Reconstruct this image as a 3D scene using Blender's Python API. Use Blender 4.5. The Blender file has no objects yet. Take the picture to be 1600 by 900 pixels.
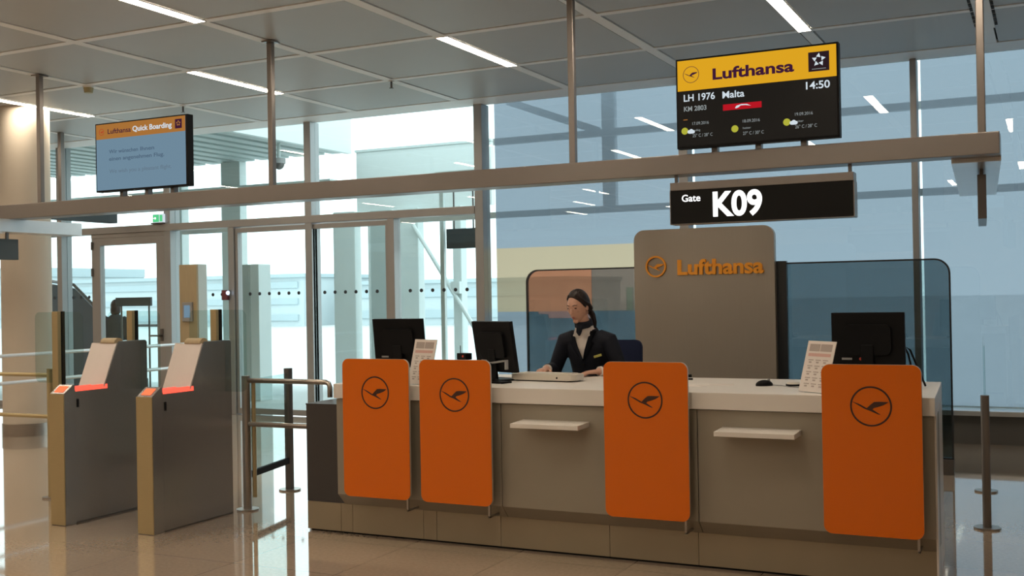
import bpy, bmesh, math, random
from mathutils import Vector, Matrix, Euler
random.seed(7)
PI = math.pi
R = math.radians
SC = bpy.context.scene
COL = SC.collection

# ------------------------------------------------------------------ camera, world, exposure
cam_d = bpy.data.cameras.new('camera')
cam = bpy.data.objects.new('camera', cam_d)
COL.objects.link(cam)
cam_d.sensor_width = 36.0
cam_d.lens = 1719.8 / 1600 * 36.0
cam_d.clip_end = 2000
YAW, PIT, ROL = 0.456474, 0.00667, -0.01756
fw = Vector((-math.sin(YAW) * math.cos(PIT), math.cos(YAW) * math.cos(PIT), math.sin(PIT)))
r_ = Vector((math.cos(YAW), math.sin(YAW), 0))
u_ = r_.cross(fw)
rr = r_ * math.cos(ROL) + u_ * math.sin(ROL)
uu = -r_ * math.sin(ROL) + u_ * math.cos(ROL)
cam.matrix_world = Matrix(((rr.x, uu.x, -fw.x, 0), (rr.y, uu.y, -fw.y, 0), (rr.z, uu.z, -fw.z, 1.596), (0, 0, 0, 1)))
SC.camera = cam
SC.view_settings.view_transform = 'Standard'
SC.view_settings.look = 'None'
SC.view_settings.exposure = 0.0
SC.view_settings.gamma = 1.0
SC.view_settings.use_curve_mapping = False
W = bpy.data.worlds.new('overcast')
SC.world = W
W.use_nodes = True
SKY = 2.5
W.node_tree.nodes['Background'].inputs[0].default_value = (0.90, 1.0, 1.03, 1)
W.node_tree.nodes['Background'].inputs[1].default_value = SKY
SC.cycles.max_bounces = 10
SC.cycles.transparent_max_bounces = 24
SC.cycles.diffuse_bounces = 4
SC.cycles.glossy_bounces = 4
SC.cycles.sample_clamp_indirect = 6
SC.cycles.caustics_reflective = False
SC.cycles.caustics_refractive = False
SC.cycles.use_denoising = True
LAMP = 50.0                        # radiance of the ceiling strips
LAMP_COL = (1.0, 0.85, 0.66)

# ------------------------------------------------------------------ materials
def mat(name, col, rough=0.5, metal=0.0, spec=0.5, noise=0.05, scale=8.0, stretch=None, bump=0.0, emis=None, es=0.0, coat=0.0):
    m = bpy.data.materials.new(name); m.use_nodes = True
    nt = m.node_tree; b = nt.nodes['Principled BSDF']
    b.inputs['Roughness'].default_value = rough
    b.inputs['Metallic'].default_value = metal
    b.inputs['Specular IOR Level'].default_value = spec
    b.inputs['Coat Weight'].default_value = coat
    b.inputs['Coat Roughness'].default_value = 0.05
    tc = nt.nodes.new('ShaderNodeTexCoord'); mp = nt.nodes.new('ShaderNodeMapping')
    nt.links.new(tc.outputs['Object'], mp.inputs[0])
    if stretch: mp.inputs['Scale'].default_value = stretch
    n = nt.nodes.new('ShaderNodeTexNoise'); n.inputs['Scale'].default_value = scale; n.inputs['Detail'].default_value = 4
    nt.links.new(mp.outputs[0], n.inputs['Vector'])
    mx = nt.nodes.new('ShaderNodeMix'); mx.data_type = 'RGBA'
    nt.links.new(n.outputs[0], mx.inputs[0])
    mx.inputs[6].default_value = tuple(max(0, c * (1 - noise)) for c in col) + (1,)
    mx.inputs[7].default_value = tuple(min(1, c * (1 + noise)) for c in col) + (1,)
    nt.links.new(mx.outputs[2], b.inputs['Base Color'])
    if bump:
        bp = nt.nodes.new('ShaderNodeBump'); bp.inputs['Strength'].default_value = bump; bp.inputs['Distance'].default_value = 0.01
        nt.links.new(n.outputs[0], bp.inputs['Height']); nt.links.new(bp.outputs[0], b.inputs['Normal'])
    if emis:
        b.inputs['Emission Color'].default_value = tuple(emis) + (1,)
        b.inputs['Emission Strength'].default_value = es
    return m

def emit(name, col, s):
    m = bpy.data.materials.new(name); m.use_nodes = True
    nt = m.node_tree; nt.nodes.clear()
    o = nt.nodes.new('ShaderNodeOutputMaterial'); e = nt.nodes.new('ShaderNodeEmission')
    e.inputs[0].default_value = tuple(col) + (1,); e.inputs[1].default_value = s
    nt.links.new(e.outputs[0], o.inputs[0])
    return m

def glass(name, tint, refl=1.0, rough=0.0, ior=1.5):
    m = bpy.data.materials.new(name); m.use_nodes = True
    nt = m.node_tree; nt.nodes.clear()
    o = nt.nodes.new('ShaderNodeOutputMaterial'); mx = nt.nodes.new('ShaderNodeMixShader')
    t = nt.nodes.new('ShaderNodeBsdfTransparent'); t.inputs[0].default_value = tuple(tint) + (1,)
    g = nt.nodes.new('ShaderNodeBsdfGlossy'); g.inputs['Roughness'].default_value = rough
    f = nt.nodes.new('ShaderNodeFresnel'); f.inputs[0].default_value = ior
    ml = nt.nodes.new('ShaderNodeMath'); ml.operation = 'MULTIPLY'; ml.inputs[1].default_value = refl
    ge = nt.nodes.new('ShaderNodeNewGeometry'); mr = nt.nodes.new('ShaderNodeMapRange')   # same reflection from both faces of a sheet
    mr.inputs['To Min'].default_value = ior; mr.inputs['To Max'].default_value = 1 / ior
    nt.links.new(ge.outputs['Backfacing'], mr.inputs['Value']); nt.links.new(mr.outputs[0], f.inputs[0])
    nt.links.new(f.outputs[0], ml.inputs[0]); nt.links.new(ml.outputs[0], mx.inputs[0])
    nt.links.new(t.outputs[0], mx.inputs[1]); nt.links.new(g.outputs[0], mx.inputs[2])
    nt.links.new(mx.outputs[0], o.inputs[0])
    return m

def fabric(name, through, trans, mixf):
    """woven sun screen: partly see-through, partly translucent"""
    m = bpy.data.materials.new(name); m.use_nodes = True
    nt = m.node_tree; nt.nodes.clear()
    o = nt.nodes.new('ShaderNodeOutputMaterial'); mx = nt.nodes.new('ShaderNodeMixShader'); mx.inputs[0].default_value = mixf
    t = nt.nodes.new('ShaderNodeBsdfTransparent'); t.inputs[0].default_value = tuple(through) + (1,)
    ad = nt.nodes.new('ShaderNodeMixShader'); ad.inputs[0].default_value = 0.25
    l = nt.nodes.new('ShaderNodeBsdfTranslucent'); l.inputs[0].default_value = tuple(trans) + (1,)
    d = nt.nodes.new('ShaderNodeBsdfDiffuse'); d.inputs[0].default_value = tuple(trans) + (1,)
    nt.links.new(l.outputs[0], ad.inputs[1]); nt.links.new(d.outputs[0], ad.inputs[2])
    nt.links.new(t.outputs[0], mx.inputs[1]); nt.links.new(ad.outputs[0], mx.inputs[2])
    nt.links.new(mx.outputs[0], o.inputs[0])
    return m

def floor_mat():
    m = mat('polished_granite', (0.33, 0.27, 0.22), 0.04, 0, 1.0, 0.0, coat=0.6)
    nt = m.node_tree; b = nt.nodes['Principled BSDF']
    geo = nt.nodes.new('ShaderNodeNewGeometry')
    br = nt.nodes.new('ShaderNodeTexBrick'); br.offset = 0.0
    br.inputs['Scale'].default_value = 1.0; br.inputs['Mortar Size'].default_value = 0.003
    br.inputs['Brick Width'].default_value = 0.75; br.inputs['Row Height'].default_value = 0.75
    br.inputs['Color1'].default_value = (0.46, 0.36, 0.275, 1); br.inputs['Color2'].default_value = (0.42, 0.33, 0.25, 1)
    br.inputs['Mortar'].default_value = (0.22, 0.18, 0.15, 1)
    nt.links.new(geo.outputs['Position'], br.inputs['Vector'])
    n = nt.nodes.new('ShaderNodeTexNoise'); n.inputs['Scale'].default_value = 45; n.inputs['Detail'].default_value = 5
    nt.links.new(geo.outputs['Position'], n.inputs['Vector'])
    rp = nt.nodes.new('ShaderNodeValToRGB'); rp.color_ramp.elements[0].position = 0.35; rp.color_ramp.elements[1].position = 0.7
    rp.color_ramp.elements[0].color = (0.90, 0.895, 0.89, 1); rp.color_ramp.elements[1].color = (1.04, 1.04, 1.04, 1)
    nt.links.new(n.outputs[0], rp.inputs[0])
    mx = nt.nodes.new('ShaderNodeMix'); mx.data_type = 'RGBA'; mx.blend_type = 'MULTIPLY'; mx.inputs[0].default_value = 1
    nt.links.new(br.outputs[0], mx.inputs[6]); nt.links.new(rp.outputs[0], mx.inputs[7])
    nt.links.new(mx.outputs[2], b.inputs['Base Color'])
    return m

M = dict(
    floor=floor_mat(),
    tile=mat('ceiling_tile', (0.51, 0.53, 0.535), 0.45, 0.0, 0.3, 0.02, 3),
    grid=mat('ceiling_grid', (0.92, 0.93, 0.93), 0.5, 0.0, 0.4, 0.02),
    gap=mat('shadow_gap', (0.03, 0.03, 0.03), 0.9),
    frame=mat('bronze_aluminium', (0.36, 0.35, 0.345), 0.40, 0.35, 0.5, 0.03),
    mullion=mat('grey_aluminium', (0.36, 0.365, 0.37), 0.38, 0.4, 0.5, 0.03),
    beam=mat('satin_bronze_beam', (0.225, 0.20, 0.185), 0.32, 0.55, 0.5, 0.03),
    steel=mat('brushed_steel', (0.42, 0.38, 0.34), 0.30, 0.85, 0.5, 0.08, 6, (1, 1, 40)),
    steel_dark=mat('dark_steel', (0.16, 0.15, 0.145), 0.35, 0.7, 0.5, 0.05),
    gate=mat('grey_gate_steel', (0.36, 0.345, 0.335), 0.26, 0.75, 0.5, 0.08, 5, (1, 1, 30)),
    brass=mat('champagne_steel', (0.50, 0.40, 0.22), 0.38, 0.6, 0.5, 0.05, 5, (1, 1, 30)),
    gate_top=mat('satin_reader_plate', (0.62, 0.56, 0.53), 0.35, 0.3, 0.5, 0.03),
    red=emit('red_reader_light', (1.0, 0.10, 0.06), 1.6),
    red_soft=emit('red_lit_glass', (1.0, 0.22, 0.17), 1.0),
    red_win=emit('orange_scan_window', (1.0, 0.17, 0.07), 1.5),
    white=mat('white_worktop', (0.74, 0.70, 0.66), 0.35, 0, 0.5, 0.02),
    body=mat('champagne_counter_front', (0.315, 0.28, 0.225), 0.42, 0.25, 0.5, 0.04, 4),
    plinth=mat('bronze_plinth', (0.34, 0.285, 0.20), 0.36, 0.45, 0.5, 0.05, 4),
    anthracite=mat('anthracite_laminate', (0.045, 0.04, 0.04), 0.45),
    orange=mat('orange_glass_panel', (0.72, 0.150, 0.006), 0.14, 0, 0.45, 0.02, 2),
    edge=mat('glass_edge', (0.55, 0.50, 0.42), 0.2, 0, 0.6),
    logo=mat('dark_brown_print', (0.055, 0.018, 0.008), 0.4),
    letter=mat('orange_letter', (0.90, 0.36, 0.02), 0.4),
    backpanel=mat('brushed_back_panel', (0.38, 0.345, 0.30), 0.36, 0.6, 0.5, 0.04, 3, (40, 1, 1)),
    screen=glass('smoked_blue_glass', (0.46, 0.525, 0.54), 1.0),
    sunset=glass('sunset_reflection_tint', (0.86, 0.62, 0.56), 1.0),  # orange half of a reflected skyline picture, put in as glass tint
    grey_reflection=glass('grey_reflection_tint', (0.58, 0.57, 0.62), 1.0),  # grey half of the same reflection, also put in as tint
    pane=glass('window_glass', (0.90, 0.965, 0.96), 1.1),
    clear=glass('clear_barrier_glass', (0.86, 0.93, 0.92), 1.0),
    dark_edge=mat('dark_glass_edge', (0.03, 0.035, 0.04), 0.2),
    black=mat('black_plastic', (0.006, 0.006, 0.007), 0.5, 0, 0.14),
    blackg=mat('black_screen', (0.008, 0.008, 0.009), 0.15),
    grey_pl=mat('grey_plastic', (0.30, 0.30, 0.30), 0.4),
    beige_pl=mat('beige_plastic', (0.62, 0.57, 0.50), 0.4),
    paper=mat('paper', (0.72, 0.66, 0.62), 0.7),
    print=mat('grey_print', (0.40, 0.34, 0.31), 0.7),
    print_red=mat('pale_red_print', (0.62, 0.38, 0.34), 0.7),
    maroon=mat('dark_red_plastic', (0.16, 0.04, 0.05), 0.45),
    red_pl=mat('red_badge', (0.60, 0.06, 0.03), 0.4),
    plaster=mat('warm_plaster', (0.58, 0.52, 0.44), 0.7, 0, 0.3, 0.03, 2),
    wall=mat('hall_wall', (0.50, 0.42, 0.34), 0.7, 0, 0.3, 0.03, 2),
    wood=mat('light_wood', (0.42, 0.33, 0.20), 0.5, 0, 0.4, 0.12, 4, (12, 12, 1)),
    teal=mat('pale_painted_steel', (0.62, 0.69, 0.68), 0.5, 0, 0.4, 0.03),
    teal_l=mat('light_panel', (0.70, 0.76, 0.75), 0.5, 0, 0.4, 0.03),
    slat=mat('canopy_slat', (0.42, 0.49, 0.48), 0.5, 0, 0.4, 0.04),
    concrete=mat('pale_concrete', (0.60, 0.62, 0.62), 0.85, 0, 0.2, 0.05, 0.5),
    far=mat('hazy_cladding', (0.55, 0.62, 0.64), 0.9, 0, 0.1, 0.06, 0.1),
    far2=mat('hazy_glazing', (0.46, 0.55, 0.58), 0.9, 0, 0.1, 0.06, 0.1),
    steel_out=mat('outer_steel_frame', (0.72, 0.76, 0.78), 0.6),
    blind=fabric('blue_grey_sunscreen', (0.198, 0.222, 0.258), (0.285, 0.32, 0.375), 0.5),
    cream=fabric('cream_banner_cloth', (0.33, 0.25, 0.17), (0.52, 0.40, 0.28), 0.5),
    dot=mat('black_marking', (0.03, 0.04, 0.05), 0.6),
    skin=mat('skin', (0.52, 0.29, 0.21), 0.5, 0, 0.4, 0.05, 20),
    lip=mat('lips', (0.40, 0.12, 0.10), 0.45),
    hair=mat('dark_brown_hair', (0.014, 0.007, 0.006), 0.5, 0, 0.3, 0.5, 60, (1.0, .25, .25), 0.6),
    navy=mat('navy_wool', (0.010, 0.012, 0.020), 0.75, 0, 0.2, 0.1, 60),
    shirt=mat('white_cotton', (0.72, 0.66, 0.62), 0.7),
    badge=mat('yellow_pin', (0.45, 0.42, 0.10), 0.4),
    chair=mat('navy_upholstery', (0.012, 0.018, 0.05), 0.8, 0, 0.2, 0.1, 40),
    yellow=emit('screen_amber', (0.92, 0.47, 0.02), 0.78),
    amber2=emit('screen_amber_dim', (0.62, 0.26, 0.06), 0.62),
    scr_blue=emit('screen_pale_blue', (0.25, 0.40, 0.53), 0.62),
    scr_black=mat('screen_black', (0.006, 0.006, 0.006), 0.3, 0, 0.12, emis=(0.01, 0.009, 0.008), es=0.6),
    ink=emit('screen_dark_ink', (0.045, 0.01, 0.035), 1.0),
    ink2=emit('screen_grey_ink', (0.08, 0.13, 0.19), 1.0),
    ink3=emit('screen_faint_ink', (0.20, 0.29, 0.38), 0.62),
    s_white=emit('screen_white', (0.75, 0.85, 0.92), 0.85),
    s_grey=emit('screen_grey', (0.34, 0.38, 0.38), 0.75),
    s_red=emit('screen_red', (0.55, 0.01, 0.02), 0.85),
    s_sun=emit('screen_sun', (0.48, 0.48, 0.05), 0.9),
    s_emblem=emit('screen_emblem_square', (0.03, 0.015, 0.02), 0.8),
    led=emit('sign_letters', (1.0, 1.0, 1.0), 1.6),
    lamp=emit('strip_diffuser', LAMP_COL, LAMP),
    green=emit('exit_green', (0.10, 0.62, 0.25), 1.0),
    led_blue=emit('blue_white_led', (0.6, 0.75, 1.0), 3.0),
    signface=mat('sign_black_face', (0.010, 0.010, 0.010), 0.5, 0, 0.12),
    slate=mat('slate_sign', (0.05, 0.065, 0.075), 0.5),
    coat_dark=mat('dark_coat', (0.045, 0.06, 0.075), 0.9),
    stairs=mat('dark_blue_panel', (0.05, 0.075, 0.10), 0.5),
    kick=mat('grey_kick_panel', (0.16, 0.155, 0.15), 0.5, 0.2),
    sill=mat('bright_sill', (0.78, 0.80, 0.82), 0.28, 0.6),
    smoke=mat('cream_detector', (0.45, 0.40, 0.22), 0.5),
)

# ------------------------------------------------------------------ mesh helpers
class MB:
    def __init__(s): s.bm = bmesh.new()
    def box(s, x0, x1, y0, y1, z0, z1, mi=0, mtx=None, bevel=0.0):
        b = bmesh.new()
        vs = [b.verts.new((x, y, z)) for z in (z0, z1) for y in (y0, y1) for x in (x0, x1)]
        for f in ((0, 2, 3, 1), (4, 5, 7, 6), (0, 1, 5, 4), (2, 6, 7, 3), (0, 4, 6, 2), (1, 3, 7, 5)):
            b.faces.new([vs[i] for i in f])
        if bevel: bmesh.ops.bevel(b, geom=list(b.edges), offset=bevel, segments=2, affect='EDGES', profile=0.7)
        return s._take(b, mi, mtx)
    def _take(s, b, mi, mtx):
        bmesh.ops.recalc_face_normals(b, faces=b.faces)
        if mtx is not None: bmesh.ops.transform(b, matrix=mtx, verts=b.verts)
        for f in b.faces: f.material_index = mi
        me = bpy.data.meshes.new('t'); b.to_mesh(me); b.free()
        s.bm.from_mesh(me); bpy.data.meshes.remove(me)
        return s
    def prism(s, poly, axis, a, c, mi=0, mtx=None, bevel=0.0, seg=2):
        """polygon swept along an axis; poly in the two other axes in xyz order"""
        b = bmesh.new()
        def p(u, v, w): return {'x': (w, u, v), 'y': (u, w, v), 'z': (u, v, w)}[axis]
        lo = [b.verts.new(p(u, v, a)) for u, v in poly]; hi = [b.verts.new(p(u, v, c)) for u, v in poly]
        n = len(poly)
        b.faces.new(lo); b.faces.new(list(reversed(hi)))
        for i in range(n): b.faces.new((lo[i], lo[(i + 1) % n], hi[(i + 1) % n], hi[i]))
        if bevel: bmesh.ops.bevel(b, geom=list(b.edges), offset=bevel, segments=seg, affect='EDGES', profile=0.7)
        return s._take(b, mi, mtx)
    def cyl(s, p0, p1, r0, r1=None, n=20, mi=0, mtx=None):
        r1 = r0 if r1 is None else r1
        p0 = Vector(p0); p1 = Vector(p1); d = p1 - p0
        b = bmesh.new()
        bmesh.ops.create_cone(b, cap_ends=True, cap_tris=False, segments=n, radius1=r0, radius2=r1, depth=d.length)
        q = d.to_track_quat('Z', 'Y').to_matrix().to_4x4(); q.translation = (p0 + p1) / 2
        bmesh.ops.transform(b, matrix=q, verts=b.verts)
        return s._take(b, mi, mtx)
    def tube(s, pts, rad, n=12, mi=0, mtx=None):
        pts = [Vector(p) for p in pts]; b = bmesh.new(); rings = []
        if not hasattr(rad, '__len__'): rad = [rad] * len(pts)
        up = None
        for i, p in enumerate(pts):
            t = (pts[min(i + 1, len(pts) - 1)] - pts[max(i - 1, 0)]).normalized()
            if up is None: up = t.orthogonal().normalized()
            up = (up - t * up.dot(t)).normalized(); sd = t.cross(up)
            rx, ry = rad[i] if hasattr(rad[i], '__len__') else (rad[i], rad[i])
            rings.append([b.verts.new(p + up * math.cos(2 * PI * k / n) * rx + sd * math.sin(2 * PI * k / n) * ry) for k in range(n)])
        for a, c in zip(rings, rings[1:]):
            for k in range(n): b.faces.new((a[k], a[(k + 1) % n], c[(k + 1) % n], c[k]))
        b.faces.new(list(reversed(rings[0]))); b.faces.new(rings[-1])
        return s._take(b, mi, mtx)
    def loft(s, secs, n=24, mi=0, mtx=None, xdir=(1, 0, 0), power=2.0):
        """secs: (centre, rx, ry, ydir) ; section axes xdir and ydir"""
        b = bmesh.new(); rings = []
        X = Vector(xdir)
        for c, rx, ry, yd in secs:
            c = Vector(c); Y = Vector(yd).normalized(); ring = []
            for k in range(n):
                a = 2 * PI * k / n; ca, sa = math.cos(a), math.sin(a)
                ca = math.copysign(abs(ca) ** (2 / power), ca); sa = math.copysign(abs(sa) ** (2 / power), sa)
                ring.append(b.verts.new(c + X * rx * ca + Y * ry * sa))
            rings.append(ring)
        for a, c in zip(rings, rings[1:]):
            for k in range(n): b.faces.new((a[k], a[(k + 1) % n], c[(k + 1) % n], c[k]))
        b.faces.new(list(reversed(rings[0]))); b.faces.new(rings[-1])
        return s._take(b, mi, mtx)
    def ball(s, c, r, mi=0, mtx=None, seg=20, rings=14, rot=None):
        b = bmesh.new(); bmesh.ops.create_uvsphere(b, u_segments=seg, v_segments=rings, radius=1)
        m = Matrix.Translation(c) @ (rot.to_4x4() if rot else Matrix()) @ Matrix.Diagonal((*(r if hasattr(r, '__len__') else (r, r, r)), 1))
        bmesh.ops.transform(b, matrix=m, verts=b.verts)
        return s._take(b, mi, mtx)
    def torus(s, c, R0, r, mi=0, n=40, k=10, mtx=None, axis='z'):
        pts = []
        b = bmesh.new(); rings = []
        for i in range(n):
            a = 2 * PI * i / n; ring = []
            for j in range(k):
                t = 2 * PI * j / k; q = R0 + r * math.cos(t); w = r * math.sin(t)
                u, v = q * math.cos(a), q * math.sin(a)
                p = {'z': (u, v, w), 'y': (u, w, v), 'x': (w, u, v)}[axis]
                ring.append(b.verts.new(Vector(c) + Vector(p)))
            rings.append(ring)
        for i in range(n):
            a, d = rings[i], rings[(i + 1) % n]
            for j in range(k): b.faces.new((a[j], a[(j + 1) % k], d[(j + 1) % k], d[j]))
        return s._take(b, mi, mtx)
    def build(s, name, m, parent=None, smooth=None, loc=None):
        me = bpy.data.meshes.new(name); s.bm.to_mesh(me); s.bm.free()
        for x in (m if isinstance(m, (list, tuple)) else [m]): me.materials.append(x)
        if smooth:
            for p in me.polygons: p.use_smooth = True
            if smooth is not True: me.set_sharp_from_angle(angle=R(smooth))
        o = bpy.data.objects.new(name, me); COL.objects.link(o)
        if parent: o.parent = parent
        if loc: o.location = loc
        return o

def tag(o, label, cat, group=None):
    o['label'] = label; o['category'] = cat
    if group: o['group'] = group
    return o
def thing(name, label, cat, loc=(0, 0, 0), rz=0.0, group=None):
    o = bpy.data.objects.new(name, None); COL.objects.link(o); o.empty_display_size = 0.1
    o.location = loc; o.rotation_euler = (0, 0, rz)
    return tag(o, label, cat, group)
def struct(o):
    o['kind'] = 'structure'; return o
def copy_thing(o, parent=None):
    c = o.copy(); COL.objects.link(c)
    if parent: c.parent = parent
    for ch in list(o.children): copy_thing(ch, c)
    return c

def rrect(x0, x1, z0, z1, r, n=8, corners=(1, 1, 1, 1)):
    """rounded rectangle, corner order: top right, top left, bottom left, bottom right"""
    pts = []
    for (cx, cz, a0), on in zip(((x1, z1, 0), (x0, z1, 90), (x0, z0, 180), (x1, z0, 270)), corners):
        sx = -1 if cx == x1 else 1; sz = -1 if cz == z1 else 1
        if not on: pts.append((cx, cz)); continue
        for i in range(n + 1):
            a = R(a0 + 90 * i / n); pts.append((cx + sx * r + r * math.cos(a), cz + sz * r + r * math.sin(a)))
    return pts

_cap = {}
def text(name, body, x0, x1, zb, cap, y, m, parent, depth=0.001, bold=0.0, slant=0.0):
    """lettering standing in the XZ plane, facing -Y, fitted between x0 and x1 with the given cap height"""
    def mesh_of(s):
        cu = bpy.data.curves.new('t', 'FONT'); cu.body = s; cu.size = 1; cu.offset = bold; cu.extrude = 0.5; cu.resolution_u = 6
        ob = bpy.data.objects.new('t', cu); COL.objects.link(ob)
        dg = bpy.context.evaluated_depsgraph_get(); dg.update()
        me = bpy.data.meshes.new_from_object(ob.evaluated_get(dg))
        bpy.data.objects.remove(ob); bpy.data.curves.remove(cu)
        return me
    if bold not in _cap:
        h = mesh_of('H'); _cap[bold] = (max(v.co.y for v in h.vertices), min(v.co.y for v in h.vertices)); bpy.data.meshes.remove(h)
    ct, cb = _cap[bold]
    me = mesh_of(body); me.name = name
    a = min(v.co.x for v in me.vertices); b = max(v.co.x for v in me.vertices)
    sx = (x1 - x0) / (b - a) if x1 is not None else cap / (ct - cb)
    sz = cap / (ct - cb)
    for v in me.vertices:
        zz = (v.co.y - cb) * sz
        v.co = (x0 + (v.co.x - a) * sx + slant * zz, y - depth / 2 - v.co.z * depth, zb + zz)
    me.materials.clear(); me.materials.append(m)
    o = bpy.data.objects.new(name, me); COL.objects.link(o); o.parent = parent
    return o

CRANE = [(-.90, .22), (-.55, .10), (-.2, -.09), (0.0, .10), (.15, .22), (.35, .24), (.85, .23), (.62, .08), (.35, -.02),
         (.15, -.07), (.07, -.15), (.45, -.40), (.33, -.385), (-.05, -.22), (-.3, -.13), (-.6, .04)]
def crane_logo(cx, cz, rad, y, m, parent, w=0.07, depth=0.002, names=('logo_ring', 'crane_emblem')):
    b = MB(); n = 56
    bm = b.bm
    for i in range(n):
        a0, a1 = 2 * PI * i / n, 2 * PI * (i + 1) / n
        q = []
        for rr_ in (rad, rad * (1 - w)):
            for a in (a0, a1): q.append((cx + rr_ * math.cos(a), cz + rr_ * math.sin(a)))
        for yy in (y - depth, y):
            vs = [bm.verts.new((u, yy, v)) for u, v in (q[0], q[1], q[3], q[2])]
            bm.faces.new(vs)
        for (p, r2) in ((q[0], q[1]), (q[2], q[3])):
            bm.faces.new([bm.verts.new(t) for t in ((p[0], y - depth, p[1]), (r2[0], y - depth, r2[1]), (r2[0], y, r2[1]), (p[0], y, p[1]))])
    b.build(names[0], m, parent)
    c = MB(); c.prism([(cx + u * rad, cz + v * rad) for u, v in CRANE], 'y', y - depth, y)
    c.build(names[1], m, parent)

# ================================================================== SETTING
XL, XR, YB, YW, ZC = -20.0, 4.2, -9.0, 12.17, 3.985
struct(MB().box(XL - .2, XR + .2, YB - .2, 12.32, -0.2, 0).build('floor', M['floor']))

# ceiling: metal tiles between light grid strips, module 1.5 m
b = MB()
b.box(XL - .2, XR + .2, YB - .2, YW + .1, ZC + .03, ZC + .2, 2)
gx = [-0.5 - 1.5 * i for i in range(-3, 14)]; gy = [7.29 + 1.5 * i for i in range(-11, 4)]
gx = [x for x in gx if XL < x < XR]; gy = [y for y in gy if YB < y < YW - .3]
HG, HS = 0.070, 0.054
for x in gx: b.box(x - HS, x + HS, YB, YW, ZC - 0.002, ZC + .04, 1)
for y in gy: b.box(XL, XR, y - HS * .8, y + HS * .8, ZC - 0.0015, ZC + .04, 1)
xs = [XR + HG] + gx + [XL - HG]; ys = [YB - HG] + gy + [11.79]
for i in range(len(xs) - 1):
    for j in range(len(ys) - 1):
        b.box(xs[i + 1] + HG, xs[i] - HG, ys[j] + HG * .8, ys[j + 1] - HG * .8, ZC + 0.004, ZC + .05, 0)
b.box(XL, XR, 11.75, YW + .05, ZC - .003, ZC + .05, 1)
struct(b.build('ceiling', [M['tile'], M['grid'], M['gap']]))
struct(MB().box(XL - .2, XR + .2, YB - .2, YB, 0, ZC + .1).build('wall_front', M['wall']))
struct(MB().box(XL - .2, XL, YB, YW, 0, ZC + .1).build('wall_left', M['wall']))
struct(MB().box(XR, XR + .2, YB, YW, 0, ZC + .1).build('wall_right', M['wall']))

# glazed wall: mullions and transom
trim_n = 0
def trim(x0, x1, y0, y1, z0, z1, m='mullion'):
    global trim_n
    trim_n += 1
    return struct(MB().box(x0, x1, y0, y1, z0, z1, bevel=0.006).build('trim_%d' % trim_n, M[m]))
for x0, x1 in ((-19.2, -19.1), (-16.5, -16.4), (-13.72, -13.62), (-11.55, -11.43), (-9.04, -8.93), (-6.44, -6.325), (-3.80, -3.695), (-1.295, -1.231), (1.33, 1.41)):
    trim(x0, x1, 12.10, 12.30, 0, ZC)
trim(XL, -6.44, 12.09, 12.25, 2.62, 2.72, 'frame')
trim(XL, -13.0, 12.12, 12.24, 0, 0.07, 'frame')
# kick panel and sill under the blinds
struct(MB().box(-6.325, XR, 12.12, 12.3, 0, 0.294).build('wall_back', M['kick']))
trim(-6.325, XR, 12.05, 12.34, 0.294, 0.345, 'sill')

win_n = 0
def pane_dots(x0, x1, parent, z=1.68, y=12.196, gapm=0.12):
    d = MB(); n = max(1, int((x1 - x0 - 2 * gapm) / 0.167)); off = ((x1 - x0) - n * 0.167) / 2
    for i in range(n + 1): d.cyl((x0 + off + i * .167, y - .006, z), (x0 + off + i * .167, y, z), .024, n=14)
    d.build('marking_dots', M['dot'], parent)
def window(x0, x1, z0, z1, dots=False, y=12.2):
    global win_n
    win_n += 1
    o = struct(MB().box(x0, x1, y, y + .012, z0, z1).build('window_%d' % win_n, M['pane']))
    if dots: pane_dots(x0, x1, o)
    return o
for x0, x1 in ((-16.4, -13.72), (-13.62, -11.55), (-11.43, -9.04), (-8.93, -6.44), (-19.1, -16.5)): window(x0, x1, 2.72, ZC)
window(-16.4, -13.72, .07, 2.62, True); window(-19.1, -16.5, .07, 2.62, True)
window(-13.62, -13.02, .07, 2.62, True)
window(-6.325, -3.80, .345, ZC); window(-3.695, -1.295, .345, ZC); window(-1.231, 1.33, .345, ZC); window(1.41, XR, .345, ZC)
trim(-13.02, -11.55, 12.12, 12.24, 2.56, 2.62, 'frame')

# framed hinged door with a lever handle
def door(n, x0, x1, st, z1, top, m, handle=None, bot=0.10):
    d = struct(MB().box(x0, x0 + st, 12.13, 12.22, 0.012, z1).box(x1 - st, x1, 12.13, 12.22, 0.012, z1)
               .box(x0 + st, x1 - st, 12.13, 12.22, z1 - top, z1).box(x0 + st, x1 - st, 12.13, 12.22, 0.012, bot).build('door_%d' % n, M[m]))
    p = MB().box(x0 + st, x1 - st, 12.165, 12.18, bot, z1 - top).build('door_pane', M['pane'], d)
    return d
d1 = door(1, -13.02, -11.56, .17, 2.56, .11, 'frame')
hb = MB().cyl((-11.64, 12.13, 1.10), (-11.64, 12.06, 1.10), .016).cyl((-11.64, 12.065, 1.10), (-11.80, 12.065, 1.10), .013).box(-11.665, -11.615, 12.118, 12.13, 1.02, 1.20)
hb.build('door_handle', M['steel_dark'], d1, smooth=40)
cb_ = MB()
for z in (2.45, 2.05, .4): cb_.cyl((-13.0, 12.115, z - .06), (-13.0, 12.115, z + .06), .016)
cb_.build('door_hinge', M['steel_dark'], d1, smooth=40)
win_b = window(-11.43, -10.37, .07, 2.62, True)
trim(-11.43, -10.37, 12.13, 12.23, 0, .07, 'frame')
trim(-10.37, -10.27, 12.10, 12.26, 0, 2.62)
d2 = door(2, -10.265, -9.00, .045, 2.60, .06, 'frame', bot=.09); pane_dots(-10.2, -9.04, d2, y=12.163)
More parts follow.
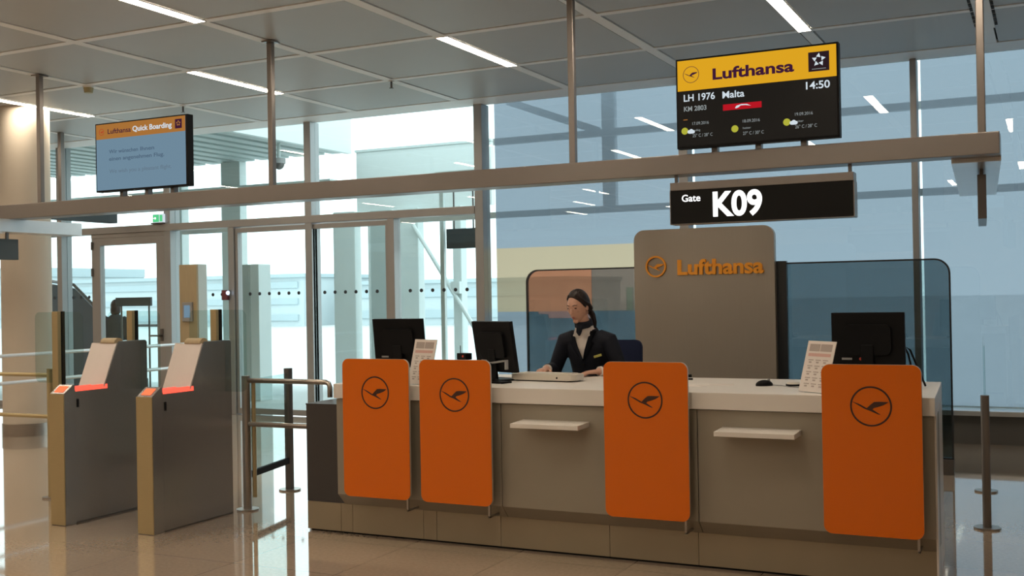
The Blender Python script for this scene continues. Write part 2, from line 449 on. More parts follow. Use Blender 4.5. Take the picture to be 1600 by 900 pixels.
d3 = door(3, -8.975, -7.735, .045, 2.60, .06, 'frame', bot=.09); pane_dots(-8.93, -7.78, d3, y=12.163)
trim(-7.73, -7.63, 12.10, 12.26, 0, 2.62, 'frame')
win_c = window(-7.63, -6.44, .07, 2.62, True)
trim(-7.63, -6.44, 12.13, 12.23, 0, .07, 'frame')

# round column at the left
colm = MB().cyl((-11.30, 9.50, 0), (-11.30, 9.50, ZC + .01), .288, n=56).build('pillar', M['plaster'], smooth=30)
struct(colm)
MB().cyl((-11.30, 9.50, 0), (-11.30, 9.50, .15), .298, n=56).build('base_ring', M['steel'], colm, smooth=30)

# ---------------- outside, beyond the glass
struct(MB().box(-26, 8, 12.32, 16.6, -.25, -.01).build('ground_walkway', M['concrete']))
struct(MB().box(-400, 400, 16.6, 900, -4.6, -4.5).build('ground_apron', M['concrete']))
def far_building(name, label, x0, x1, y0, y1, h, rows, roof=0.0):
    t = thing(name, label, 'building', ((x0 + x1) / 2, y0, -4.5))
    w, dp = (x1 - x0) / 2, y1 - y0
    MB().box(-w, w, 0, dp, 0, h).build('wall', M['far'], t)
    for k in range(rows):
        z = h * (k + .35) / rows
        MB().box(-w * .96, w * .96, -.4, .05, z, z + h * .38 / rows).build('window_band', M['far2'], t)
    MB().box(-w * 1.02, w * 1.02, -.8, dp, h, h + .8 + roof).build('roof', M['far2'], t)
far_building('terminal_building', 'long hazy terminal block far beyond the glazed doors', -222, -150, 200, 240, 11, 3)
far_building('hangar', 'pale hazy hangar far off behind the framed glass door', -272, -232, 195, 235, 13, 2, 1.5)
far_building('cargo_shed', 'low hazy shed far behind the diagonal brace', -142, -88, 205, 235, 9, 2)

# walkway structure: slatted canopy, columns, parapet
t = thing('slatted_canopy', 'pale green slatted canopy hanging over the walkway outside the glass', 'canopy', (-14.4, 14.2, 4.15))
for i in range(22):
    x = -5.2 + i * .39
    MB().box(x, x + .23, -1.8, 1.9, 0, .09, bevel=.01).build('slat', M['slat'], t)
MB().box(-5.3, 3.3, -1.85, 1.95, .11, .2).build('deck', M['teal'], t)
MB().box(3.3, 3.4, -1.8, 1.9, -.02, 1.1).build('fascia', M['teal_l'], t)
t = thing('walkway_parapet', 'grey green parapet wall across the walkway beyond the doors', 'wall', (-9.6, 16.1, 3.1))
MB().box(-1.3, 1.35, 0, .12, 0, 1.04).build('cladding', M['teal_l'], t)
MB().box(-1.32, 1.37, -.02, .14, 1.04, 1.08).build('coping', M['teal'], t)
t = thing('lintel_beam', 'pale horizontal steel lintel outside under the slatted canopy', 'beam', (-15.2, 15.9, 3.52))
MB().box(-3.9, 3.9, 0, .16, 0, .14, bevel=.01).build('web', M['teal'], t)
MB().box(-3.9, 3.9, -.04, .2, .14, .17).build('flange', M['teal'], t)
colspec = [(-14.86, .26, 4.15, 'pale column outside behind the wooden reader pillar'), (-13.55, .44, 4.15, 'broad pale column outside left of the double glass doors'),
           (-11.05, .45, 3.1, 'wide grey green column seen through the right-hand glass door'), (-9.76, .42, 3.1, 'pale column beyond the fixed pane near the hanging dark sign'),
           (-8.81, .16, 3.1, 'slim pale column outside in front of the diagonal brace')]
for x, w, h, lab in colspec:
    t = thing('steel_column', lab, 'column', (x, 16.0, 0))
    MB().box(-w / 2, w / 2, -.1, .1, 0, h, bevel=.02).build('shaft', M['teal'], t)
    MB().box(-w / 2 - .05, w / 2 + .05, -.10, .15, -.01, .03).build('foot_plate', M['slat'], t)
t = thing('wall_panel', 'flat grey green panel standing outside beside the wide column', 'panel', (-10.38, 16.05, 0))
MB().box(-.22, .22, 0, .06, 0, 3.1).build('sheet', M['slat'], t)
MB().box(-.25, -.22, -.03, .09, 0, 3.1).box(.22, .25, -.03, .09, 0, 3.1).build('edge_frame', M['teal_l'], t)
t = thing('diagonal_brace', 'pale diagonal tube brace crossing the pane outside right of the doors', 'brace', (-9.16, 15.85, 2.0))
MB().cyl((-.45, 0, .80), (.70, 0, -.95), .035).build('rod', M['teal'], t, smooth=40)
MB().box(.27, .43, -.03, .048, -.36, -.16).build('gusset', M['teal'], t)
t = thing('control_cabinet', 'tall slim grey cabinet standing outside the double glass doors', 'cabinet', (-11.45, 14.0, 0))
MB().box(-.20, .02, -.15, .15, -.01, 2.16, bevel=.012).build('body', M['slat'], t)
MB().box(.02, .19, -.15, .15, -.01, 2.16, bevel=.012).build('side_cover', M['teal'], t)
MB().box(-.18, 0, -.156, -.15, .3, 2.05).build('door', M['slat'], t)
t = thing('hanging_sign', 'dark blank sign hanging outside beside the thick mullion', 'sign', (-7.2, 13.2, 2.25))
MB().box(-.25, .25, -.05, .05, 0, .27, bevel=.008).build('board', M['slate'], t)
MB().cyl((-.15, 0, .27), (-.15, 0, 1.0), .012).build('rod', M['steel_dark'], t)
MB().cyl((.15, 0, .27), (.15, 0, 1.0), .012).build('rod', M['steel_dark'], t)
MB().box(-.4, .35, -.06, .06, 1.0, 1.06).build('mounting_rail', M['teal'], t)
MB().box(-.36, -.30, -.03, .03, -2.25, 1.0).build('hanger_post', M['teal'], t)
t = thing('notice_board', 'dark blank board on two legs outside the framed glass door', 'sign', (-13.36, 13.3, 0))
MB().box(-.38, .38, -.02, .02, 1.53, 1.67, bevel=.005).build('board', M['slate'], t)
MB().cyl((-.3, .03, -.01), (-.3, .03, 1.6), .015).build('leg', M['steel_dark'], t)
MB().cyl((.3, .03, -.01), (.3, .03, 1.6), .015).build('leg', M['steel_dark'], t)
t = thing('boarding_stair', 'dark blue stair balustrade rising to the left outside', 'stairs', (-15.42, 14.2, 0))
MB().prism([(-1.2, 0), (.62, 0), (.62, .72), (.45, 1.30), (-.25, 1.85), (-1.2, 2.0)], 'y', 0, .06).build('side_panel', M['stairs'], t)
MB().tube([(-1.2, -.02, 2.05), (-.25, -.02, 1.92), (.5, -.02, 1.34), (.66, -.02, 1.2)], .028).build('handrail', M['steel_dark'], t, smooth=True)
for i in range(6): MB().box(-1.1 + i * .28, -.82 + i * .28, .06, .9, -.01, 1.3 - i * .22).build('step', M['slate'], t)
t = thing('outdoor_handrail', 'black curved handrail outside the framed glass door', 'handrail', (-13.3, 13.9, 0))
MB().tube([(-.9, 0, 1.20), (.35, 0, 1.20), (.5, 0, 1.17), (.56, 0, 1.08), (.56, 0, -.01)], .022).build('rail', M['steel_dark'], t, smooth=True)
MB().cyl((-.6, 0, -.01), (-.6, 0, 1.2), .018).build('post', M['steel_dark'], t)
# steel frame seen through the blinds
t = thing('facade_frame', 'grey steel frame standing outside behind the translucent blinds', 'frame', (-3.0, 12.95, 0))
MB().box(-9.0, 7, 0, .08, 2.62, 2.70).build('rail', M['steel_out'], t)
MB().box(-3.6, 7, 0, .08, 3.585, 3.67).build('rail', M['steel_out'], t)
MB().box(-2.07, -1.90, .02, .12, 2.66, 4.6).build('post', M['steel_out'], t)
MB().box(4.4, 4.57, .02, .12, -.01, 4.6).build('post', M['steel_out'], t)
MB().prism([(-3.4, 4.20), (-3.4, 4.10), (-2.1, 3.60), (-2.1, 3.70)], 'y', .01, .07).build('brace', M['steel_out'], t)

def sheet(x0, x1, z0, z1):
    q = MB(); q.bm.faces.new([q.bm.verts.new(p) for p in ((x0, 0, z0), (x1, 0, z0), (x1, 0, z1), (x0, 0, z1))]); return q
# ---------------- roller blinds behind the right-hand glazing
for i, (x0, x1, lab) in enumerate(((-6.298, -3.815, 'pale blue sun blind with a cream lower band beside the thick mullion'), (-3.70, -1.31, 'pale blue sun blind behind the gate sign and counter'),
                                   (-1.218, 1.32, 'pale blue sun blind at the right edge of the picture'), (1.47, XR, 'pale blue sun blind furthest along the glazing'))):
    t = thing('roller_blind', lab, 'blind', ((x0 + x1) / 2, 12.40, .36), group='sun blinds behind the glazing')
    w = (x1 - x0) / 2
    if i == 0:
        sheet(-w, w, 1.83, ZC + .2 - .36).build('upper_fabric', M['blind'], t)
        o = sheet(-w, w, 1.03, 1.83).build('cream_band', M['cream'], t); o['label'] = 'cream band of cloth'
        sheet(-w, w, 0, 1.03).build('lower_fabric', M['blind'], t)
    else:
        sheet(-w, w, 0, ZC + .2 - .36).build('fabric', M['blind'], t)
    MB().box(-w, w, -.012, .018, -.03, 0).build('bottom_bar', M['sill'], t)
    MB().cyl((-w, .04, ZC + .22 - .36), (w, .04, ZC + .22 - .36), .05).build('roller', M['sill'], t, smooth=40)

# ---------------- ceiling lamps, detector, sprinklers
first = None
light_places = []
for k, y0 in enumerate([8.79 - 3 * i for i in range(6)]):
    off = 0 if k % 2 == 0 else 1
    for i in range(0, 7):
        light_places.append((-2.0 - 3 * i if off == 0 else -0.5 - 3 * i, y0))
names = {(-2.0, 8.79): 'glowing ceiling strip light above the flight screen', (-5.0, 8.79): 'glowing ceiling strip light left of the second pole from the right',
         (-8.0, 8.79): 'glowing ceiling strip light crossed by the pole right of the left screen', (-11.0, 8.79): 'glowing ceiling strip light crossed by the leftmost pole',
         (-6.5, 5.79): 'glowing ceiling strip light cut by the top edge, nearest of them'}
for x, y0 in light_places:
    if x < XL + .3: continue
    lab = names.get((x, y0), 'glowing ceiling strip light of the hall beyond the edges of the picture')
    if first is None:
        first = thing('ceiling_light', lab, 'ceiling light', (x, y0 + .75, ZC), group='ceiling strip lights')
        MB().box(-.056, .056, -.735, .735, -.006, -.001).build('diffuser', M['lamp'], first)
        MB().box(-.064, -.056, -.745, .745, -.009, .0).box(.056, .064, -.745, .745, -.009, .0).box(-.064, .064, -.745, -.735, -.009, .0).box(-.064, .064, .735, .745, -.009, .0).build('frame', M['grid'], first)
    else:
        o = copy_thing(first); o.location = (x, y0 + .75, ZC); o['label'] = lab
t = thing('smoke_detector', 'small yellowish detector on the ceiling above the left screen', 'detector', (-9.5, 8.84, ZC))
MB().cyl((0, 0, -.02), (0, 0, 0), .06).build('base', M['grid'], t, smooth=40)
MB().cyl((0, 0, -.075), (0, 0, -.02), .045, .055).build('sensor_head', M['smoke'], t, smooth=40)
for x, y, lab in ((-6.5, 10.31, 'tiny ceiling sprinkler on the grid right of the second pole'), (-9.5, 10.31, 'tiny ceiling sprinkler just above the left screen')):
    t = thing('sprinkler', lab, 'sprinkler', (x, y, ZC), group='ceiling sprinklers')
    MB().cyl((0, 0, -.01), (0, 0, 0), .035).build('rosette', M['grid'], t)
    MB().cyl((0, 0, -.08), (0, 0, -.01), .012).cyl((0, 0, -.085), (0, 0, -.08), .025).build('nozzle', M['steel_dark'], t)
# dashed air slots beside the ceiling channel at the right
t = thing('air_slot', 'pair of dashed dark air slots in the ceiling at upper right', 'air vent', (-.5, 10.3, ZC - .003))
for s in (-1, 1):
    q = MB()
    for i in range(9): q.box(s * .085 - .012, s * .085 + .012, -.75 + i * .16, -.64 + i * .16, -.002, .002)
    q.build('slot_row', M['gap'], t)
MB().box(-.07, .07, -.8, .75, -.0025, .002).build('channel', M['grid'], t)

# ================================================================== GANTRY
YBm, ZB0, ZB1 = 8.07, 2.492, 2.642
t = thing('overhead_gantry', 'long bronze beam on four ceiling poles above the counter and gates', 'beam', (-5.2, YBm, ZB0))
MB().box(-8.0, 4.90, 0, .22, 0, .15, bevel=.006).build('beam', M['beam'], t)
for x in (-9.467, -6.45, -3.435, -.413):
    q = MB().box(x + 5.2 - .026, x + 5.2 + .026, .06, .112, .15, ZC - ZB0 - .003, bevel=.006).box(x + 5.2 - .06, x + 5.2 + .06, .03, .15, ZC - ZB0 - .014, ZC - ZB0 - .003)
    q.build('pole', M['beam'], t)
arm = MB().box(-.16, .16, 0, 3.0, -.03, .10, mtx=Matrix.Translation((4.74, .2, 0)) @ Matrix.Rotation(R(3.0), 4, 'Z'), bevel=.004)
arm.build('side_arm', M['sill'], t)
MB().box(-4.95, -4.65, -.85, .97, -.135, .002, bevel=.004).build('side_arm', M['sill'], t)

def tv_board(name, label, x0, x1, z0, z1):
    t = thing(name, label, 'screen', ((x0 + x1) / 2, YBm - .03, ZB1))
    ox, oz = (x0 + x1) / 2, ZB1
    w, a, c = (x1 - x0) / 2, z0 - oz, z1 - oz
    MB().box(-w, w, -.03, .05, a, c, bevel=.006).build('housing', M['black'], t)
    for dx in (-.33, 0, .33):
        MB().box(dx - .022, dx + .022, .04, .10, 0, a + .08).build('mount_post', M['steel_dark'], t)
    MB().box(-.42, .42, .05, .08, a + .03, a + .11).build('mount_rail', M['black'], t)
    U = lambda u: -w + u * 2 * w
    V = lambda v: c - v * (c - a)
    return t, U, V, -.031
# flight screen over the counter
t, U, V, yf = tv_board('flight_screen', 'black flight screen with amber header above gate sign', -2.524, -1.329, 2.676, 3.352)
cm = (3.352 - 2.676)
MB().box(U(.012), U(.988), yf - .002, yf, V(.975), V(.02)).build('display', M['scr_black'], t)
y1 = yf - .002
MB().box(U(.012), U(.988), y1 - .001, y1, V(.36), V(.022)).build('header_band', M['yellow'], t)
y2 = y1 - .0012
crane_logo(U(.10), V(.184), .062, y2, M['ink'], t, .06, .001)
text('airline_name', 'Lufthansa', U(.238), U(.74), V(.268), .125 * cm, y2, M['ink'], t, .001, .03)
MB().box(U(.825), U(.947), y2 - .001, y2, V(.29), V(.085)).build('emblem_square', M['s_emblem'], t)
q = MB()
for k in range(5):
    a = PI / 2 + k * 2 * PI / 5
    cx, cz = U(.886) + .031 * math.cos(a), V(.172) + .031 * math.sin(a)
    q.prism([(cx + .019 * math.cos(a + g), cz + .019 * math.sin(a + g)) for g in (-.15, 1.9, 3.9)], 'y', y2 - .002, y2 - .001)
q.build('star_emblem', M['s_white'], t)
q = MB()
q.box(U(.845), U(.927), y2 - .002, y2 - .001, V(.268), V(.262)); q.build('emblem_line', M['s_grey'], t)
text('flight_number', 'LH 1976', U(.05), U(.25), V(.478), .076 * cm, y1, M['s_white'], t, .001, .015)
text('destination', 'Malta', U(.298), U(.435), V(.482), .076 * cm, y1, M['s_white'], t, .001, .015)
text('departure_time', '14:50', U(.808), U(.948), V(.473), .08 * cm, y1, M['s_white'], t, .001, .015)
text('second_flight_number', 'KM 2803', U(.05), U(.195), V(.588), .054 * cm, y1, M['s_grey'], t, .001, .02)
MB().box(U(.30), U(.54), y1 - .001, y1, V(.617), V(.55)).build('red_bar', M['s_red'], t)
q = MB(); q.prism([(U(.375), V(.60)), (U(.385), V(.575)), (U(.415), V(.562)), (U(.45), V(.566)), (U(.475), V(.588)), (U(.44), V(.576)), (U(.41), V(.576)), (U(.40), V(.592)), (U(.385), V(.603))], 'y', y1 - .002, y1 - .001)
q.build('red_bar_mark', M['s_white'], t)
MB().box(U(.045), U(.072), y1 - .001, y1, V(.685), V(.677)).build('dash_mark', M['amber2'], t)
for u, v, cloud, l1, l2, l3 in ((.053, .805, 1, '17.09.2016', 'wolkig', '25\u00b0 C / 28\u00b0 C'), (.372, .825, 0, '18.09.2016', 'heiter', '27\u00b0 C / 30\u00b0 C'), (.69, .80, 1, '19.09.2016', 'heiter', '26\u00b0 C / 28\u00b0 C')):
    MB().cyl((U(u), y1 - .001, V(v)), (U(u), y1, V(v)), .026, n=24).build('sun_icon', M['s_sun'], t)
    if cloud:
        q = MB()
        for du, dv, rr2 in ((.028, .012, .013), (.042, .006, .016), (.055, .014, .012)): q.cyl((U(u + du), y1 - .002, V(v + dv)), (U(u + du), y1 - .0005, V(v + dv)), rr2, n=16)
        q.box(U(u + .028), U(u + .055), y1 - .002, y1 - .0005, V(v + .033), V(v + .01)); q.build('cloud_icon', M['s_white'], t)
    text('forecast_date', l1, U(u + .05), U(u + .155), V(v - .06), .032 * cm, y1, M['s_grey'], t, .001)
    text('forecast_word', l2, U(u + .05), U(u + .10), V(v + .01), .022 * cm, y1, M['s_grey'], t, .001)
    text('forecast_temperature', l3, U(u + .05), U(u + .178), V(v + .075), .034 * cm, y1, M['s_grey'], t, .001)
# boarding screen over the gates
t, U, V, yf = tv_board('boarding_screen', 'screen with a pale blue farewell message above the boarding gates', -8.525, -7.33, 2.69, 3.372)
cm = 3.372 - 2.69
MB().box(U(.014), U(.98), yf - .002, yf, V(.975), V(.02)).build('display', M['scr_blue'], t)
y1 = yf - .002
MB().box(U(.014), U(.98), y1 - .001, y1, V(.235), V(.02)).build('header_band', M['amber2'], t)
y2 = y1 - .0012
crane_logo(U(.075), V(.13), .032, y2, M['ink3'] if False else M['s_red'], t, .1, .001)
text('airline_name', 'Lufthansa', U(.145), U(.40), V(.165), .07 * cm, y2, M['ink'], t, .001, .01)
text('service_name', 'Quick Boarding', U(.42), U(.84), V(.165), .075 * cm, y2, M['s_white'], t, .001, .02)
MB().box(U(.875), U(.945), y2 - .001, y2, V(.19), V(.06)).build('emblem_square', M['ink'], t)
q = MB()
for k in range(5):
    a = PI / 2 + k * 2 * PI / 5
    q.cyl((U(.91) + .018 * math.cos(a), y2 - .002, V(.12) + .018 * math.sin(a)), (U(.91) + .018 * math.cos(a), y2 - .001, V(.12) + .018 * math.sin(a)), .008, n=10)
q.build('star_emblem', M['amber2'], t)
text('german_greeting_line', 'Wir w\u00fcnschen', U(.155), U(.475), V(.45), .055 * cm, y1, M['ink2'], t, .001, .015)
text('german_greeting_line', 'Ihnen', U(.50), U(.65), V(.45), .055 * cm, y1, M['ink2'], t, .001, .015)
text('german_closing_line', 'einen angenehmen Flug.', U(.155), U(.755), V(.555), .055 * cm, y1, M['ink2'], t, .001, .015)
text('english_message_line', 'We wish you a pleasant flight.', U(.155), U(.83), V(.735), .055 * cm, y1, M['ink3'], t, .001, .0)

# gate sign
t = thing('gate_sign', 'black gate sign reading Gate K09 in white under the beam', 'sign', (-1.932, YBm + .08, ZB0))
zt, zb, zf = 2.432 - ZB0, 2.117 - ZB0, 2.372 - ZB0
MB().box(-.675, .675, -.06, .06, zb, zf).build('face', M['signface'], t)
MB().box(-.678, .678, -.065, .065, zf, zt, bevel=.003).build('top_rail', M['beam'], t)
MB().box(-.682, -.675, -.065, .065, zb - .004, zf).box(.675, .682, -.065, .065, zb - .004, zf).box(-.675, .675, -.065, .065, zb - .005, zb).build('edge_frame', M['beam'], t)
for x in (-.645, .645): MB().box(x - .012, x + .012, -.012, .012, zt, 0.002).build('hanger', M['steel_dark'], t)
hh = 2.432 - 2.117
text('gate_word', 'Gate', -.675 + .065 * 1.35, -.675 + .172 * 1.35, 2.432 - .47 * hh - ZB0, .165 * hh, -.0605, M['led'], t, .001, .010)
text('gate_number', 'K09', -.675 + .243 * 1.35, -.675 + .518 * 1.35, 2.432 - .865 * hh - ZB0, .595 * hh, -.0605, M['led'], t, .001, .032)
# edge-on sign under the side arm
t = thing('blade_sign', 'thin dark sign seen edge on under the beam end', 'sign', (-.475, 9.2, ZB0 - .03), R(3.0))
MB().box(-.03, .03, -.55, .55, -.37, -.05, bevel=.004).build('board', M['steel_dark'], t)
MB().box(-.012, .012, -.45, -.43, -.05, .002).build('hanger', M['steel_dark'], t)
MB().box(-.012, .012, .43, .45, -.05, .002).build('hanger', M['steel_dark'], t)

# rear gantry by the framed door
t = thing('rear_gantry', 'dark slate beam on a ceiling pole above the framed glass door', 'beam', (-12.42, 11.05, 2.76))
MB().box(-.07, .07, -.25, .95, 0, .14, bevel=.006).build('beam', M['slate'], t)
MB().box(-.03, .03, -.03, .03, .14, ZC - 2.76).build('pole', M['beam'], t)
t = thing('hanging_sign', 'dark slate sign hanging under the beam arm at the left edge', 'sign', (-10.0, 7.85, 2.36))
MB().box(-.035, .035, -.55, .43, -.29, -.07, bevel=.004).build('board', M['slate'], t)
MB().box(-.01, .01, .30, .33, -.07, .0).build('hanger', M['steel_dark'], t)
MB().box(-.01, .01, -.45, -.42, -.07, .0).build('hanger', M['steel_dark'], t)
# exit sign
t = thing('exit_sign', 'small green and white exit pictogram over the framed door', 'sign', (-11.62, 12.08, 2.72))
MB().box(-.10, .10, -.02, .02, .02, .145, bevel=.003).build('box', M['s_white'], t)
MB().box(-.095, .02, -.022, -.02, .03, .135).build('green_field', M['green'], t)
q = MB(); q.prism([(-.085, .078), (-.055, .078), (-.055, .062), (-.03, .084), (-.055, .106), (-.055, .09), (-.085, .09)], 'y', -.024, -.022)
q.build('arrow', M['led'], t)
q = MB().box(.035, .085, -.022, -.02, .035, .13); q.build('door_pictogram', M['green'], t)
MB().box(-.13, .1, -.03, .02, 0, .02).build('bracket', M['steel_dark'], t)

# ================================================================== COUNTER
CT = thing('service_counter', 'long gate counter with white worktop, bronze front and four orange panels', 'counter', (-2.44, 6.2, 0))
def cp(name, mb, m, label=None, smooth=None, parent=CT):
    me_o = mb.build(name, m, parent, smooth=smooth)
    if parent is CT: me_o.data.transform(Matrix.Translation((2.44, -6.2, 0)))
    if label: me_o['label'] = label
    return me_o
prof = [(6.11, .925), (6.11, .285), (6.19, .205), (6.40, .205), (6.40, .925)]
q = MB(); xs = [-4.33, -3.093, -1.837, -.566]
for a, c in zip(xs, xs[1:]): q.prism(prof, 'x', a + .002, c - .002, bevel=.003)
cp('front_body', q, M['body'])
q = MB()
for a, c in ((-4.365, -4.275), (-4.272, -3.72), (-3.717, -3.62), (-3.617, -3.153), (-3.15, -2.42), (-2.417, -1.87), (-1.867, -.572)): q.box(a, c, 6.20, 6.40, .014, .205)
cp('plinth', q, M['plinth'])
cp('base_strip', MB().box(-4.36, -.58, 6.215, 6.39, 0, .014), M['black'])
cp('worktop', MB().prism([(-4.33, 6.08), (-.558, 6.08), (-.614, 7.13), (-4.33, 7.13)], 'z', .93, 1.026, bevel=.006), M['white'])
cp('end_panel', MB().prism([(-.568, 6.125), (-.558, 6.125), (-.612, 7.10), (-.622, 7.10)], 'z', 0, .93), M['white'], 'white right end panel')
cp('end_panel', MB().box(-.66, -.63, 6.40, 7.06, 0, .93), M['body'])
cp('end_panel', MB().box(-4.328, -4.29, 6.40, 7.06, .0, .93), M['body'])
for x in (-3.0, -1.8): cp('divider', MB().box(x - .02, x + .02, 6.40, 7.0, 0, .93), M['anthracite'])
for x0 in (-2.94, -1.69):
    q = MB().prism([(5.925, .800), (6.112, .800), (6.112, .832), (5.925, .826)], 'x', x0, x0 + .44, bevel=.002)
    cp('bag_ledge', q, M['white'], 'white ledge on the counter front')
for x0, x1, cx in ((-4.212, -3.705, -3.958), (-3.623, -3.117, -3.370), (-2.370, -1.862, -2.116), (-1.121, -.616, -.868)):
    pn = cp('front_panel', MB().prism(rrect(x0, x1, .297, 1.198, .045), 'y', 6.018, 6.022), M['orange'], 'orange glass panel with round crane emblem')
    T = Matrix.Translation((2.44, -6.2, 0))
    def sub(name, mb, m, sm=None):
        o = mb.build(name, m, pn, smooth=sm); o.data.transform(T); return o
    sub('backing_plate', MB().prism(rrect(x0 - .001, x1 + .001, .296, 1.199, .045), 'y', 6.022, 6.036), M['edge'])
    so = MB()
    for z in (.40, .84):
        for x in (x0 + .07, x1 - .07): so.cyl((x, 6.036, z), (x, 6.112, z), .014)
    sub('standoff', so, M['steel'], 40)
    sub('clip', MB().box(x1 - .035, x1 - .022, 6.03, 6.045, .225, .30).box(x1 - .035, x1 - .022, 6.03, 6.16, .225, .235), M['steel'])
    n0 = set(pn.children)
    crane_logo(cx, .980, .106, 6.0178, M['logo'], pn, .085, .0015)
    for ch in set(pn.children) - n0: ch.data.transform(T)

t = thing('end_cabinet', 'low anthracite cabinet standing at the left end of the counter', 'cabinet', (-4.49, 6.2, 0))
MB().box(-.155, .155, 0, .80, .205, .865).build('carcass', M['anthracite'], t)
MB().box(-.157, .157, -.004, .80, .865, .875).build('top', M['anthracite'], t)
MB().box(-.155, .122, 0, .78, .014, .203).build('plinth', M['plinth'], t)
MB().box(-.14, .12, .02, .76, 0, .014).build('base_strip', M['black'], t)

# ---------------- back panel and smoked screens
t = thing('logo_panel', 'tall brushed grey panel with orange airline lettering behind the counter', 'panel', (-2.90, 9.9, 0))
MB().prism(rrect(-.664, .665, 0, 2.19, .10, corners=(1, 1, 0, 0)), 'y', 0, .07).build('panel', M['backpanel'], t)
MB().box(-.60, .60, -.02, .10, 0, .02).build('foot', M['steel_dark'], t)
text('airline_name', 'Lufthansa', -3.133 + 2.9, -2.329 + 2.9, 1.757, .142, 0, M['letter'], t, .022, .03)
crane_logo(-3.345 + 2.9, 1.842, .10, 0, M['letter'], t, .15, .02)
MB().box(.55, .752, .085, .135, 0, 1.863).build('support_upright', M['dark_edge'], t)
def smoked(name, label, x0, x1, tl, tr):
    t = thing(name, label, 'partition', ((x0 + x1) / 2, 10.08, 0), group='smoked glass partitions')
    w = (x1 - x0) / 2
    poly = rrect(-w, w, .13, 1.85, .13, 10, (tr, tl, 0, 0))
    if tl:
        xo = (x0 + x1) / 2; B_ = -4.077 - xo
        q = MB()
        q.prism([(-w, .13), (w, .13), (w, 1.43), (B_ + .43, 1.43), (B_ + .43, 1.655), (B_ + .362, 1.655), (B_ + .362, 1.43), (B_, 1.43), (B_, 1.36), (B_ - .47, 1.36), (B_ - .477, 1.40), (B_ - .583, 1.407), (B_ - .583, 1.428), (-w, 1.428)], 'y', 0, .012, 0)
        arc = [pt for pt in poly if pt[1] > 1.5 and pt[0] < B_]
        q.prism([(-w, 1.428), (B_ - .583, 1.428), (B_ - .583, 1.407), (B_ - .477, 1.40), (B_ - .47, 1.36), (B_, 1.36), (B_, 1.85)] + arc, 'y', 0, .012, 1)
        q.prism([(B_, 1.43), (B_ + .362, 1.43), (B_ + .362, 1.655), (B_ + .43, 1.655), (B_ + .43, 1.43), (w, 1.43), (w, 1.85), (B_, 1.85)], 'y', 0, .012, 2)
        q.build('pane', [M['screen'], M['sunset'], M['grey_reflection']], t)  # reflected skyline is coloured into the pane by the second and third slots
    else:
        MB().prism(poly, 'y', 0, .012).build('pane', M['screen'], t)
    ins = rrect(-w + .014, w - .014, .144, 1.836, .118, 10, (tr, tl, 0, 0))
    q = MB(); bm = q.bm
    for i in range(len(poly)):
        j = (i + 1) % len(poly)
        for yy0, yy1, A, B in ((-.012, -.012, poly, ins), (.024, .024, poly, ins)):
            bm.faces.new([bm.verts.new((p[0], yy0, p[1])) for p in (A[i], A[j], B[j], B[i])])
        for A in (poly, ins):
            bm.faces.new([bm.verts.new(p) for p in ((A[i][0], -.012, A[i][1]), (A[j][0], -.012, A[j][1]), (A[j][0], .024, A[j][1]), (A[i][0], .024, A[i][1]))])
    q.build('edge_frame', M['dark_edge'], t)
    MB().box(-w, w, -.04, .05, 0, .13).build('base_shoe', M['steel_dark'], t)
    return t
smoked('smoked_partition', 'smoked glass partition with an orange sunset skyline reflection tinted in, left of the grey panel', -4.787, -3.50, 1, 0)
smoked('smoked_partition', 'smoked blue glass partition right of the grey panel', -2.30, -.78, 0, 1)

# ================================================================== BOARDING GATES
def gate(label, xc):
    t = thing('boarding_gate', label, 'boarding gate', (xc, 5.66, 0), group='boarding gate pedestals')
    w = .068
    pf = [(.10, 0), (.10, .965), (.38, .965), (.515, 1.285), (.53, 1.30), (.80, 1.30), (.815, 1.285), (.815, 0)]
    MB().prism(pf, 'x', -w, w, bevel=.004).build('body', M['gate'], t)
    MB().prism([(0, 0), (0, .945), (.085, 1.005), (.10, 1.0), (.10, 0)], 'x', -w - .002, w + .002, bevel=.004).build('front_post', M['gate'], t)
    MB().box(-w - .003, w + .003, -.006, .002, .004, .943, bevel=.002).build('front_panel', M['brass'], t)
    a = math.atan2(.06, .085)
    mt = Matrix.Translation((0, .0425, .976)) @ Matrix.Rotation(a, 4, 'X')
    MB().box(-.042, .042, -.034, .030, 0, .0035, mtx=mt).build('scan_window', M['red_win'], t)
    MB().box(-w + .012, w - .022, .11, .37, .966, .979).build('reader_glass', M['red_soft'], t)
    MB().box(w - .020, w + .003, .105, .405, .955, .987).build('light_strip', M['red'], t)
    MB().box(-w, -w + .010, .105, .37, .962, .982).build('light_strip', M['red'], t)
    mt = Matrix.Translation((0, .375, .966)) @ Matrix.Rotation(math.atan2(.32, .135), 4, 'X')
    MB().box(-w - .115, w + .004, .0, .345, .001, .012, mtx=mt, bevel=.003).build('reader_plate', M['gate_top'], t)
    h = MB(); h.prism([(.535 + .045 * math.cos(R(g)), 1.285 + .04 * math.sin(R(g))) for g in range(0, 181, 15)], 'x', -w - .02, w - .01)
    h.build('hood', M['wood'], t)
    MB().box(-.032, .024, .705, .735, 1.30, 1.53, bevel=.004).build('wing_post', M['brass'], t)
    MB().box(-.030, .022, .735, .775, 1.30, 1.53, bevel=.004).build('wing_post_cover', M['black'], t)
    for s in (-1, 1):
        poly = rrect(.026 if s > 0 else -.27, .27 if s > 0 else -.026, .92, 1.525, .05, 6, (1, 0, 0, 1) if s > 0 else (0, 1, 1, 0))
        MB().prism(poly, 'y', .742, .750).build('glass_wing', M['clear'], t)
    MB().box(-w - .001, w + .001, .02, .80, 0, .012).build('foot_plate', M['steel_dark'], t)
    MB().box(w - .001, w + .003, .115, .135, .84, .90).build('side_slot', M['black'], t)
    return t
